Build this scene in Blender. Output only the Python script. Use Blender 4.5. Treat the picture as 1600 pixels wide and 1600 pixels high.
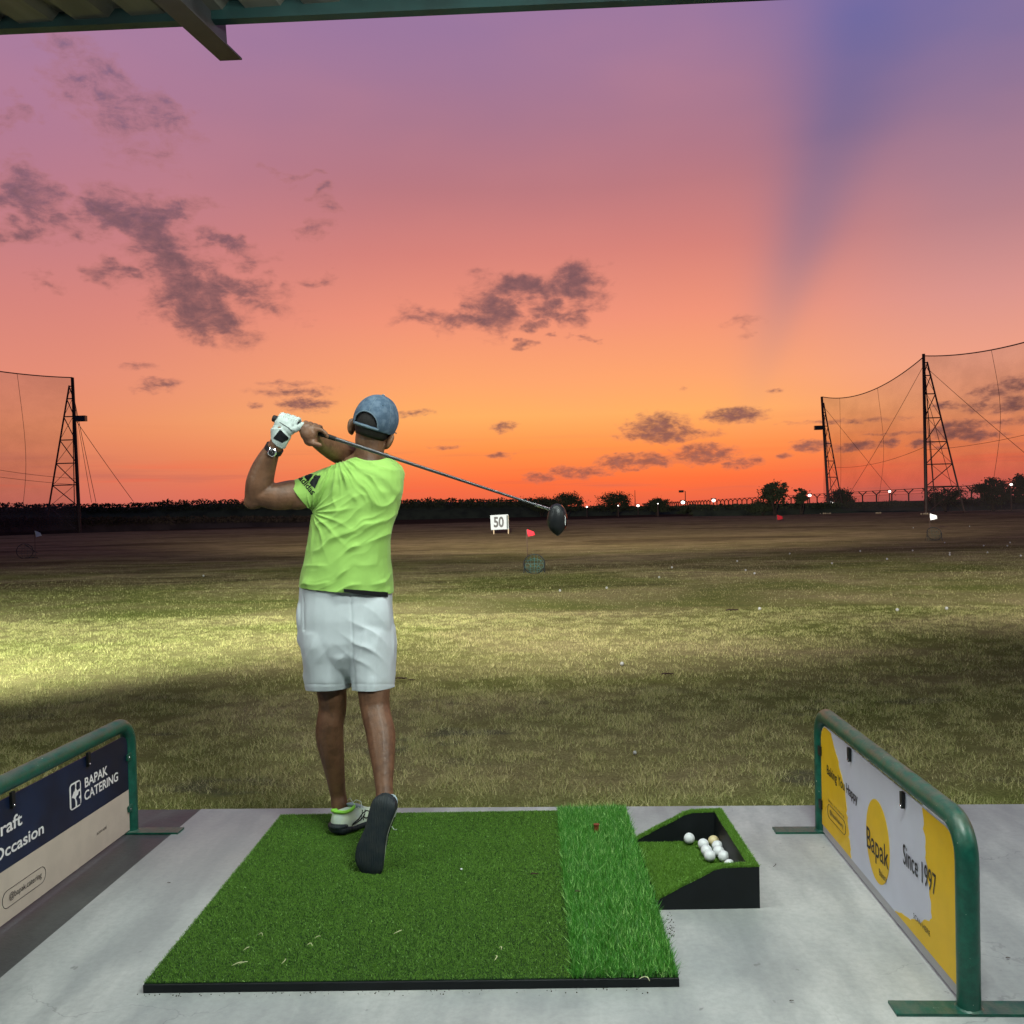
import bpy, bmesh, math, random
import numpy as np
from math import sin, cos, pi, radians, atan, atan2, degrees, sqrt
from mathutils import Vector, Matrix, noise as mnoise
from mathutils.bvhtree import BVHTree

# ------------------------------------------------------------------ clear
for o in list(bpy.data.objects): bpy.data.objects.remove(o)
SC = bpy.context.scene
COL = SC.collection
random.seed(7)
RNG = np.random.default_rng(7)

# ------------------------------------------------------------------ camera
FPX = 1480.0; CAMZ = 1.36
YAW = atan(75 / FPX); PITCH = radians(1.0); ROLL = radians(1.25)
HOR = 795.5
fw = Vector((-sin(YAW) * cos(PITCH), cos(YAW) * cos(PITCH), -sin(PITCH)))
r0 = Vector((cos(YAW), sin(YAW), 0)); u0 = r0.cross(fw)
rt = r0 * cos(ROLL) - u0 * sin(ROLL); up = u0 * cos(ROLL) + r0 * sin(ROLL)
CY = HOR + FPX * math.tan(PITCH)
cam = bpy.data.cameras.new('camera'); camo = bpy.data.objects.new('camera', cam); COL.objects.link(camo)
cam.sensor_width = 36; cam.lens = FPX / 1600 * 36; cam.shift_y = (CY - 800) / 1600
cam.clip_start = 0.05; cam.clip_end = 6000
m = Matrix((rt, up, -fw)).transposed().to_4x4(); m.translation = Vector((0, 0, CAMZ))
camo.matrix_world = m
SC.camera = camo
SC.render.resolution_x = 1024; SC.render.resolution_y = 1024
CAM = Vector((0, 0, CAMZ))
def ray(px, py): return fw * FPX + rt * (px - 800) + up * (CY - py)
def G(px, py, z=0.0):                       # point of the photo on a level plane
    v = ray(px, py); return CAM + v * ((z - CAMZ) / v.z)
def A(px, py, Y):                           # point of the photo at distance Y
    v = ray(px, py); return CAM + v * (Y / v.y)
def AE(px, py):                             # azimuth, elevation in degrees
    v = ray(px, py).normalized(); return degrees(atan2(v.x, v.y)), degrees(math.asin(v.z))

def lin(c):
    return tuple(((x / 255) / 12.92 if x / 255 <= 0.04045 else ((x / 255 + 0.055) / 1.055) ** 2.4) for x in c[:3]) + (1,)

# ------------------------------------------------------------------ view
SC.view_settings.view_transform = 'Standard'; SC.view_settings.look = 'None'
SC.view_settings.exposure = 0; SC.view_settings.gamma = 1
SC.render.engine = 'CYCLES'
SC.cycles.max_bounces = 5; SC.cycles.diffuse_bounces = 2; SC.cycles.glossy_bounces = 2; SC.cycles.transparent_max_bounces = 8

# ------------------------------------------------------------------ world: dusk sky
W = bpy.data.worlds.new('World'); SC.world = W; W.use_nodes = True
nt = W.node_tree; nt.nodes.clear()
class N:                                    # tiny wrapper round a node tree
    def __init__(s, nt): s.nt = nt
    def new(s, t, **k):
        n = s.nt.nodes.new(t)
        for a, b in k.items(): setattr(n, a, b)
        return n
    def put(s, sock, v):
        if isinstance(v, bpy.types.NodeSocket): s.nt.links.new(v, sock)
        elif v is not None: sock.default_value = v
    def m(s, op, a, b=None, c=None, clamp=False):
        n = s.new('ShaderNodeMath', operation=op, use_clamp=clamp)
        s.put(n.inputs[0], a); s.put(n.inputs[1], b); s.put(n.inputs[2], c); return n.outputs[0]
    def vm(s, op, a, b=None, out=0):
        n = s.new('ShaderNodeVectorMath', operation=op)
        s.put(n.inputs[0], a); s.put(n.inputs[1], b); return n.outputs[out]
    def mr(s, v, a, b, c=0.0, d=1.0, smooth=True):
        n = s.new('ShaderNodeMapRange'); n.interpolation_type = 'SMOOTHSTEP' if smooth else 'LINEAR'
        s.put(n.inputs[0], v)
        for i, x in enumerate((a, b, c, d)): s.put(n.inputs[i + 1], x)
        return n.outputs[0]
    def ramp(s, v, stops, interp='LINEAR'):
        n = s.new('ShaderNodeValToRGB'); cr = n.color_ramp; cr.interpolation = interp
        while len(cr.elements) < len(stops): cr.elements.new(0.5)
        for e, (p, c) in zip(cr.elements, stops): e.position = p; e.color = c
        s.put(n.inputs[0], v); return n.outputs[0]
    def mix(s, f, a, b, mode='MIX'):
        n = s.new('ShaderNodeMix', data_type='RGBA', blend_type=mode)
        s.put(n.inputs[0], f); s.put(n.inputs[6], a); s.put(n.inputs[7], b); return n.outputs[2]
    def noise(s, vec, scale=1.0, detail=3.0, rough=0.5, dist=0.0, out=0):
        n = s.new('ShaderNodeTexNoise'); s.put(n.inputs['Vector'], vec)
        n.inputs['Scale'].default_value = scale; n.inputs['Detail'].default_value = detail
        n.inputs['Roughness'].default_value = rough; n.inputs['Distortion'].default_value = dist
        return n.outputs[out]
    def scale(s, vec, v3):
        return s.vm('MULTIPLY', vec, v3)
    def comb(s, x, y, z=0.0):
        n = s.new('ShaderNodeCombineXYZ'); s.put(n.inputs[0], x); s.put(n.inputs[1], y); s.put(n.inputs[2], z); return n.outputs[0]

w = N(nt)
tc = w.new('ShaderNodeTexCoord').outputs['Generated']
sep = w.new('ShaderNodeSeparateXYZ'); nt.links.new(tc, sep.inputs[0])
el = w.m('MULTIPLY', w.m('ARCSINE', sep.outputs[2]), 57.29578)
az = w.m('MULTIPLY', w.m('ARCTAN2', sep.outputs[0], sep.outputs[1]), 57.29578)
t = w.m('DIVIDE', el, 60.0, clamp=True)
def stops(lst): return [(e / 60, lin(c)) for e, c in lst]
rC = w.ramp(t, stops([(0, (220, 92, 72)), (1.6, (246, 106, 62)), (3.6, (254, 144, 74)), (5.6, (255, 174, 98)), (7.6, (252, 164, 108)),
     (11.3, (240, 146, 118)), (15, (214, 129, 120)), (18.5, (187, 120, 127)), (22, (168, 118, 141)), (25, (159, 119, 153)), (28.5, (149, 118, 162)), (40, (95, 90, 150)), (60, (50, 60, 115))]))
rL = w.ramp(t, stops([(0, (200, 104, 98)), (2.5, (216, 120, 92)), (5, (232, 140, 100)), (8, (226, 138, 116)),
     (12, (212, 130, 124)), (16, (192, 124, 134)), (20, (173, 120, 147)), (25, (164, 123, 160)), (28.5, (160, 122, 165)), (40, (95, 85, 145)), (60, (50, 60, 115))]))
rR = w.ramp(t, stops([(0, (196, 96, 98)), (1.3, (228, 100, 80)), (3, (244, 130, 82)), (5, (244, 156, 110)), (7.5, (238, 160, 132)),
     (11, (218, 148, 140)), (15, (184, 130, 138)), (20, (142, 115, 147)), (25, (114, 109, 160)), (28.5, (98, 106, 172)), (40, (75, 90, 160)), (60, (50, 60, 115))]))
fl = w.mr(az, -6.0, -32.0); fr = w.mr(az, 7.0, 25.0)
sky = w.mix(fr, w.mix(fl, rC, rL), rR)
# the blue shadow ray: broad and strong high up, narrow and weak near the horizon
xc = w.m('ADD', 9.6, w.m('MULTIPLY', el, 0.335))
dxr = w.m('SUBTRACT', az, xc)
wl = w.m('ADD', 0.7, w.m('MULTIPLY', el, 0.10)); wr = w.m('ADD', 0.6, w.m('MULTIPLY', w.m('MULTIPLY', el, el), 0.0068))
side = w.m('GREATER_THAN', dxr, 0.0)
wd = w.m('ADD', w.m('MULTIPLY', side, wr), w.m('MULTIPLY', w.m('SUBTRACT', 1.0, side), wl))
g = w.m('DIVIDE', dxr, wd); g = w.m('EXPONENT', w.m('MULTIPLY', w.m('MULTIPLY', g, g), -1.0))
rayf = w.m('MULTIPLY', g, w.mr(el, 2.0, 17.0, 0.0, 0.60))
sky = w.mix(rayf, sky, w.ramp(t, stops([(7, (205, 150, 130)), (14, (138, 116, 140)), (20, (104, 100, 144)), (29, (84, 98, 170))])))
# soft large unevenness of colour
aev = w.comb(az, el)
n1 = w.noise(w.scale(aev, (0.05, 0.12, 1)), 1.0, 3.0, 0.5)
sky = w.mix(w.mr(n1, 0.35, 0.75, 0.0, 0.12), sky, lin((235, 150, 135)))
# streaks low over the horizon
st = w.noise(w.scale(aev, (0.05, 1.1, 1)), 1.0, 4.0, 0.55)
stf = w.m('MULTIPLY', w.mr(st, 0.52, 0.68), w.mr(el, 6.0, 1.0))
sky = w.mix(w.m('MULTIPLY', stf, 0.42), sky, lin((176, 96, 92)))
st2 = w.noise(w.scale(w.vm('ADD', aev, (31.0, 7.0, 0.0)), (0.06, 1.4, 1)), 1.0, 3.0, 0.5)
sky = w.mix(w.m('MULTIPLY', w.m('MULTIPLY', w.mr(st2, 0.55, 0.7), w.mr(el, 4.5, 1.0)), 0.38), sky, lin((255, 92, 62)))
# clouds: each one stands in its own direction of the sky
CL = [(165,160,120,70,28,.42),(110,110,70,40,20,.30),(250,190,60,40,35,.30),
 (45,310,75,40,28,.62),(28,362,60,26,5,.60),(100,350,45,25,10,.45),(0,180,40,30,20,.35),
 (190,345,60,32,20,.88),(255,385,105,48,38,.92),(285,450,100,48,32,.92),(375,445,90,24,22,.75),(320,500,75,24,12,.85),(250,340,50,20,10,.7),(400,480,40,14,10,.35),(365,385,60,18,15,.55),(160,430,45,22,25,.5),(290,330,60,20,5,.45),
 (512,315,30,20,10,.36),(455,262,40,12,0,.28),(490,440,45,16,-8,.42),(60,440,45,12,5,.35),(500,370,20,30,0,.18),
 (762,480,48,34,20,.95),(690,494,80,18,-4,.62),(890,444,62,26,8,.95),(820,450,70,24,-8,.85),(870,492,42,24,10,.85),(825,512,22,12,0,.75),(925,455,45,12,5,.45),
 (478,632,38,11,0,.85),(460,612,65,9,4,.5),(255,598,26,9,0,.7),(240,605,40,14,0,.35),(830,543,18,7,0,.5),(905,537,20,9,0,.5),(215,572,25,7,5,.4),(450,598,50,6,0,.35),(395,632,14,6,0,.4),(640,646,42,6,4,.5),
 (1028,668,44,20,0,.98),(1040,680,66,11,0,.98),(1150,649,44,12,0,.98),(968,722,30,12,0,.92),(1015,720,34,11,0,.92),(1100,710,46,15,0,.95),(905,738,50,9,0,.75),(845,746,28,8,0,.75),(1165,722,30,8,0,.7),(1145,728,14,5,0,.8),
 (1265,697,26,8,0,.92),(1338,697,34,8,0,.92),(1385,691,18,7,0,.92),(1495,672,42,14,0,.95),(1515,680,52,9,0,.95),(1570,606,62,15,-12,.62),(1585,632,40,13,0,.85),(1525,636,26,10,0,.6),(1480,634,22,8,0,.72),(1440,694,22,6,0,.85),(1470,700,14,4,0,.5),
 (785,668,18,9,0,.72),(778,713,22,6,0,.72),(1170,500,70,12,-4,.22),(1330,657,120,5,-2,.4),(1560,660,110,7,2,.4),(1420,678,80,4,0,.35),(985,735,12,4,0,.6),(1215,610,18,4,0,.4),(1070,607,12,4,0,.35),(1230,712,12,4,0,.6),(700,700,30,4,0,.3)]
CX = [(1490,720,30,5,0,.5),(560,740,70,4,0,.25),(120,760,200,6,0,.3),(1480,745,150,7,0,.5),(1330,742,90,5,0,.4)]
# low clouds are farther off and finer; the directions are warped so that no outline stays round
lowf = w.mr(el, 11.0, 6.0)
hif = w.m('SUBTRACT', 1.0, lowf)
wn1 = w.vm('SUBTRACT', w.noise(w.scale(aev, (0.26, 0.40, 1)), 1.0, 4.0, 0.6, out=1), (0.5, 0.5, 0.5))
wn2 = w.vm('SUBTRACT', w.noise(w.scale(aev, (0.9, 1.6, 1)), 1.0, 3.0, 0.6, out=1), (0.5, 0.5, 0.5))
wv = w.vm('ADD', w.vm('MULTIPLY', wn1, w.comb(w.m('MULTIPLY_ADD', hif, 7.0, 1.3), w.m('MULTIPLY_ADD', hif, 4.2, 0.3))), w.vm('MULTIPLY', wn2, (1.3, 0.55, 0)))
aew = w.vm('ADD', aev, wv)
Dm = None; cur = aew
for i, (px, py, sw, sh, rot, op) in enumerate(CL):
    a0, e0 = AE(px, py); a1, _ = AE(px + sw, py); _, e1 = AE(px, py - sh)
    sx_, sy_ = abs(a1 - a0) * 1.36, abs(e1 - e0) * 1.34
    if i % 9 == 8:                           # a chain keeps the shader's working memory small
        vc = w.new('ShaderNodeVectorMath', operation='MULTIPLY_ADD'); nt.links.new(Dm, vc.inputs[0]); vc.inputs[1].default_value = (1e-6, 1e-6, 1e-6); nt.links.new(cur, vc.inputs[2]); cur = vc.outputs[0]
    if abs(rot) > 9:
        mp = w.new('ShaderNodeMapping', vector_type='TEXTURE'); nt.links.new(cur, mp.inputs[0])
        mp.inputs[1].default_value = (a0, e0, 0); mp.inputs[2].default_value = (0, 0, -radians(rot)); mp.inputs[3].default_value = (sx_, sy_, 1); q = mp.outputs[0]
    else:
        vc = w.new('ShaderNodeVectorMath', operation='MULTIPLY_ADD'); nt.links.new(cur, vc.inputs[0]); vc.inputs[1].default_value = (1 / sx_, 1 / sy_, 0); vc.inputs[2].default_value = (-a0 / sx_, -e0 / sy_, 0); q = vc.outputs[0]
    d2 = w.vm('DOT_PRODUCT', q, q, out=1)
    d2 = w.m('ADD', d2, (1 - op) * 0.80)
    Dm = d2 if Dm is None else w.m('MINIMUM', Dm, d2)
nn = w.noise(w.scale(aev, (0.55, 1.0, 1)), 1.0, 7.0, 0.68, 0.3)
nl = w.noise(w.scale(aev, (1.5, 3.0, 1)), 1.0, 5.0, 0.62, 0.2)
nz = w.m('ADD', w.m('MULTIPLY', nn, hif), w.m('MULTIPLY', nl, lowf))
cm = w.m('ADD', w.m('SUBTRACT', 1.0, w.m('MULTIPLY', Dm, 0.9)), w.m('MULTIPLY', w.m('SUBTRACT', nz, 0.5), 2.0))
cm = w.mr(cm, -0.08, 1.15, 0.0, 0.95)
cm = w.m('MULTIPLY', cm, w.mr(Dm, 1.9, 1.0))
ccol = w.ramp(t, stops([(0, (150, 84, 78)), (4, (122, 78, 80)), (8, (116, 80, 84)), (14, (112, 80, 88)), (20, (116, 88, 108)), (28, (125, 98, 130))]))
ccol = w.mix(w.mr(w.noise(w.scale(aev, (1.6, 2.6, 1)), 1.0, 4.0, 0.6), 0.35, 0.7, 0.0, 0.4), ccol, lin((150, 100, 100)))
ccol = w.mix(w.mr(cm, 0.15, 0.75), lin((168, 106, 98)), ccol)
sky = w.mix(cm, sky, ccol)
# behind the viewer night is falling; below the horizon it is dark
back = w.mr(sep.outputs[1], 0.35, -0.4)
sky = w.mix(back, sky, lin((58, 64, 100)))
sky = w.mix(w.mr(el, 0.0, -2.0), sky, lin((60, 45, 38)))
bg = w.new('ShaderNodeBackground'); nt.links.new(sky, bg.inputs[0]); bg.inputs[1].default_value = 1.0
# physical twilight sky, very weak, under the painted afterglow
ns = w.new('ShaderNodeTexSky', sky_type='NISHITA', sun_disc=False); ns.sun_elevation = radians(1.0); ns.sun_rotation = radians(5)
bg2 = w.new('ShaderNodeBackground'); nt.links.new(ns.outputs[0], bg2.inputs[0]); bg2.inputs[1].default_value = 0.004
ad = w.new('ShaderNodeAddShader'); nt.links.new(bg.outputs[0], ad.inputs[0]); nt.links.new(bg2.outputs[0], ad.inputs[1])
wo = w.new('ShaderNodeOutputWorld'); nt.links.new(ad.outputs[0], wo.inputs[0])

# ------------------------------------------------------------------ lamps of the place and one added fill
def lamp(kind, loc, target, power, color=(1, 1, 1), size=0.3, size_y=None, spot=60, blend=0.4):
    l = bpy.data.lights.new('lamp_light', kind); l.energy = power; l.color = color
    if kind == 'AREA':
        l.size = size
        if size_y: l.shape = 'RECTANGLE'; l.size_y = size_y
    else: l.shadow_soft_size = size
    if kind == 'SPOT': l.spot_size = radians(spot); l.spot_blend = blend
    o = bpy.data.objects.new('lamp_light', l); COL.objects.link(o); o.location = loc
    o.rotation_euler = (Vector(target) - Vector(loc)).to_track_quat('-Z', 'Y').to_euler(); return o
LC = (0.90, 1.0, 0.94)
lamp('AREA', (0.75, 1.75, 2.78), (-0.1, 3.6, 0), 74, LC, 0.7, 0.15)
lamp('AREA', (-3.0, 1.75, 2.78), (-2.4, 3.8, 0), 44, LC, 1.2, 0.15)
lamp('AREA', (4.5, 1.75, 2.78), (3.2, 3.8, 0), 44, LC, 1.2, 0.15)
lamp('SPOT', (-7.0, 3.45, 4.35), (-6.8, 12.0, 0), 11500, (0.86, 1.0, 0.72), 0.45, spot=72, blend=0.75)
lamp('SPOT', (-1.5, 4.6, 4.6), (0.8, 20, 0), 8000, (1.0, 0.99, 0.86), 1.2, spot=84, blend=1.0)
lamp('SPOT', (9.0, 4.6, 4.6), (10, 22, 0), 8000, (1.0, 0.99, 0.86), 1.2, spot=84, blend=1.0)
lamp('SPOT', (-1.5, 4.6, 4.9), (2, 75, 0), 240000, (1.0, 0.94, 0.80), 0.5, spot=17, blend=0.9).scale = (4.5, 1, 1)
lamp('AREA', (-0.5, 3.0, 3.16), (-0.5, 6.6, 0), 54, LC, 2.4, 0.15)  # added fill lamp under the eave, brightens the near grass; no fixture modelled
#@LIGHTS_END

# ------------------------------------------------------------------ materials
def mat(name, color, rough=0.6, spec=0.4, metal=0.0, var=0.0, vscale=8.0, vcol=None, bump=0.0, bscale=60.0, fn=None, sheen=0.0, detail=4.0):
    mt = bpy.data.materials.new(name); mt.use_nodes = True
    k = N(mt.node_tree); b = mt.node_tree.nodes['Principled BSDF']
    c = tuple(color) + ((1,) if len(color) == 3 else ())
    b.inputs['Base Color'].default_value = c
    b.inputs['Roughness'].default_value = rough; b.inputs['Specular IOR Level'].default_value = spec; b.inputs['Metallic'].default_value = metal
    if sheen: b.inputs['Sheen Weight'].default_value = sheen
    co = k.new('ShaderNodeTexCoord').outputs['Object']
    if var > 0 or vcol:
        v2 = (tuple(vcol) + ((1,) if len(vcol) == 3 else ())) if vcol else tuple(x * (1 - var) for x in c[:3]) + (1,)
        f = k.mr(k.noise(co, vscale, detail, 0.6), 0.38, 0.68, 0.0, 1.0 if not vcol else (var or 1.0))
        k.put(b.inputs['Base Color'], k.mix(f, c, v2))
    if bump > 0:
        bn = k.new('ShaderNodeBump'); bn.inputs['Strength'].default_value = 1.0; bn.inputs['Distance'].default_value = bump
        k.put(bn.inputs['Height'], k.noise(co, bscale, 3.0, 0.6)); k.put(b.inputs['Normal'], bn.outputs[0])
    if fn: fn(k, b, co)
    return mt

M = {}
M['skin'] = mat('skin', (0.165, 0.080, 0.042), 0.48, 0.45, var=0.38, vscale=22, bump=0.002, bscale=70)
M['palm'] = mat('palm', (0.36, 0.20, 0.13), 0.5, 0.4)
M['hair'] = mat('hair', (0.012, 0.010, 0.009), 0.7, 0.3, bump=0.002, bscale=300)
M['eye'] = mat('eye', (0.6, 0.58, 0.55), 0.2, 0.5)
M['shirt'] = mat('shirt', (0.285, 0.50, 0.105), 0.75, 0.25, var=0.10, vscale=5, bump=0.0006, bscale=700, sheen=0.1)
M['black_cloth'] = mat('black_cloth', (0.006, 0.006, 0.007), 0.8, 0.15)
M['print_black'] = mat('print_black', (0.006, 0.007, 0.008), 0.6, 0.2)
M['shorts'] = mat('shorts', (0.52, 0.57, 0.59), 0.8, 0.2, var=0.08, vscale=9, bump=0.0005, bscale=600)
M['cap'] = mat('cap', (0.055, 0.088, 0.13), 0.9, 0.15, vcol=(0.115, 0.16, 0.215), var=0.8, vscale=35, bump=0.0012, bscale=350)
M['cap_trim'] = mat('cap_trim', (0.12, 0.165, 0.205), 0.9, 0.15)
M['cap_dark'] = mat('cap_dark', (0.02, 0.03, 0.04), 0.9, 0.1)
M['glove'] = mat('glove', (0.44, 0.50, 0.47), 0.6, 0.3, var=0.15, vscale=30, bump=0.001, bscale=160)
M['chrome'] = mat('chrome', (0.75, 0.76, 0.8), 0.18, 0.6, 1.0)
M['shaft'] = mat('shaft', (0.10, 0.105, 0.11), 0.30, 0.6, 0.7)
M['rubber'] = mat('rubber', (0.012, 0.012, 0.013), 0.65, 0.3, bump=0.0006, bscale=400)
M['club_black'] = mat('club_black', (0.012, 0.013, 0.014), 0.18, 0.6)
M['club_red'] = mat('club_red', (0.35, 0.06, 0.03), 0.2, 0.6)
M['shoe_white'] = mat('shoe_white', (0.60, 0.70, 0.52), 0.7, 0.25, vcol=(0.50, 0.58, 0.55), var=0.7, vscale=22, bump=0.001, bscale=260)
M['shoe_grey'] = mat('shoe_grey', (0.32, 0.40, 0.42), 0.6, 0.3)
M['shoe_lime'] = mat('shoe_lime', (0.28, 0.68, 0.07), 0.7, 0.25)
M['laces'] = mat('laces', (0.6, 0.68, 0.62), 0.8, 0.2)
def sole_fn(k, b, co):
    wv = k.new('ShaderNodeTexWave', wave_type='BANDS', bands_direction='X'); k.put(wv.inputs[0], co)
    wv.inputs['Scale'].default_value = 34; wv.inputs['Distortion'].default_value = 4; wv.inputs['Detail'].default_value = 1
    bn = k.new('ShaderNodeBump'); bn.inputs['Distance'].default_value = 0.001; k.put(b.inputs['Base Color'], k.mix(k.mr(k.noise(co, 30, 4, 0.6), 0.4, 0.7), (0.010, 0.017, 0.021, 1), (0.020, 0.026, 0.026, 1))); k.put(bn.inputs['Height'], wv.outputs[1]); k.put(b.inputs['Normal'], bn.outputs[0])
M['sole'] = mat('sole', (0.010, 0.017, 0.021), 0.6, 0.35, fn=sole_fn)
M['strap_metal'] = M['chrome']

def green_fn(k, b, co):                      # scuffed green paint, rust and grime along the upward faces
    n = k.noise(co, 26, 6, 0.7); geo = k.new('ShaderNodeNewGeometry')
    sp = k.new('ShaderNodeSeparateXYZ'); k.put(sp.inputs[0], geo.outputs['Normal'])
    top = k.mr(sp.outputs[2], 0.1, 0.95)
    base = k.mix(k.mr(n, 0.35, 0.7), lin((8, 70, 56)), lin((14, 92, 74)))
    dirt = k.m('MULTIPLY', top, k.mr(k.noise(k.scale(co, (3, 1, 3)), 9, 6, 0.7), 0.35, 0.62))
    base = k.mix(k.m('MULTIPLY', dirt, 0.5), base, lin((100, 100, 84)))
    chips = k.mr(k.noise(co, 55, 4, 0.6), 0.70, 0.74)
    base = k.mix(chips, base, lin((150, 165, 150)))
    k.put(b.inputs['Base Color'], base)
    k.put(b.inputs['Roughness'], k.mr(n, 0.3, 0.7, 0.28, 0.5))
M['green'] = mat('green_paint', (0.01, 0.1, 0.06), 0.35, 0.5, bump=0.0006, bscale=120, fn=green_fn)
M['dark_green'] = mat('dark_green', (0.004, 0.022, 0.021), 0.5, 0.4, var=0.4, vscale=5)
M['steel_dark'] = mat('steel_dark', (0.030, 0.030, 0.032), 0.55, 0.4, var=0.4, vscale=6)
M['clip'] = mat('clip', (0.008, 0.010, 0.010), 0.5, 0.4)
M['navy'] = mat('navy', lin((12, 22, 46))[:3], 0.42, 0.4, vcol=lin((18, 38, 72))[:3], var=0.8, vscale=3)
M['beige'] = mat('beige', lin((196, 184, 168))[:3], 0.5, 0.4, var=0.08, vscale=10)
M['white_panel'] = mat('white_panel', lin((206, 212, 226))[:3], 0.45, 0.4, var=0.08, vscale=3)
M['yellow'] = mat('yellow', lin((230, 190, 20))[:3], 0.5, 0.35, var=0.08, vscale=6)
M['print_white'] = mat('print_white', lin((225, 225, 222))[:3], 0.5, 0.3)
M['print_dark'] = mat('print_dark', lin((30, 28, 34))[:3], 0.5, 0.3)
M['grey_edge'] = mat('grey_edge', lin((170, 170, 172))[:3], 0.5, 0.4)
M['ball'] = mat('ball', (0.78, 0.80, 0.80), 0.3, 0.5)
M['ball_yellow'] = mat('ball_yellow', (0.72, 0.60, 0.33), 0.35, 0.5)
M['tray_black'] = mat('tray_black', lin((16, 22, 24))[:3], 0.6, 0.35, var=0.3, vscale=12)
M['dry_leaf'] = mat('dry_leaf', (0.05, 0.03, 0.02), 0.8, 0.2)
M['straw'] = mat('straw', (0.62, 0.62, 0.36), 0.7, 0.3)
M['tee'] = mat('tee', (0.20, 0.055, 0.02), 0.6, 0.3)

def concrete_fn(dark):
    def fn(k, b, co):
        a = k.noise(k.scale(co, (0.9, 0.45, 1)), 2.0, 5, 0.6, 0.6); f = k.noise(co, 45, 5, 0.7); g2 = k.noise(k.scale(co, (1, 0.25, 1)), 6, 4, 0.6)
        if dark: c = k.mix(k.mr(a, 0.35, 0.65), lin((72, 74, 74)), lin((96, 97, 94)))
        else:
            c = k.mix(k.mr(a, 0.35, 0.66), lin((158, 162, 160)), lin((190, 190, 186)))
            sp = k.new('ShaderNodeSeparateXYZ'); k.put(sp.inputs[0], co)
            stain = k.m('MULTIPLY', k.mr(k.vm('DISTANCE', co, (-1.35, 3.85, 0.0), out=1), 0.75, 0.1), k.mr(a, 0.3, 0.6, 0.5, 1.0))
            c = k.mix(k.m('MULTIPLY', stain, 0.42), c, lin((112, 92, 92)))
        c = k.mix(k.mr(g2, 0.38, 0.7, 0, 0.5), c, lin((124, 128, 128)) if not dark else lin((60, 60, 60)))
        spots = k.mr(k.noise(co, 19, 3, 0.5), 0.70, 0.76, 0, 0.55)
        c = k.mix(spots, c, lin((96, 96, 94)))
        fine = k.mr(f, 0.3, 0.75, 0, 0.28); c = k.mix(fine, c, lin((120, 122, 120)) if not dark else lin((50, 50, 50)))
        # hairline cracks
        vo = k.new('ShaderNodeTexVoronoi', feature='DISTANCE_TO_EDGE'); vo.inputs['Scale'].default_value = 0.9
        nv = k.noise(co, 3.0, 5, 0.6, out=1); k.put(vo.inputs['Vector'], k.vm('ADD', co, k.scale(nv, (0.5, 0.5, 0))))
        cr = k.m('MULTIPLY', k.mr(vo.outputs[0], 0.0035, 0.0012), k.mr(k.noise(co, 1.3, 2, 0.5), 0.48, 0.6, 0, 0.25))
        c = k.mix(cr, c, lin((70, 70, 70)))
        k.put(b.inputs['Base Color'], c)
        k.put(b.inputs['Roughness'], k.mr(a, 0.3, 0.7, 0.5, 0.75))
        bn = k.new('ShaderNodeBump'); bn.inputs['Distance'].default_value = 0.002; bn.inputs['Strength'].default_value = 0.7
        k.put(bn.inputs['Height'], k.m('ADD', f, k.m('MULTIPLY', a, 2))); k.put(b.inputs['Normal'], bn.outputs[0])
    return fn
M['concrete'] = mat('concrete', (0.4, 0.4, 0.4), 0.6, 0.35, fn=concrete_fn(False))
M['dark_floor'] = mat('dark_floor', (0.1, 0.1, 0.1), 0.6, 0.35, fn=concrete_fn(True))

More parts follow.
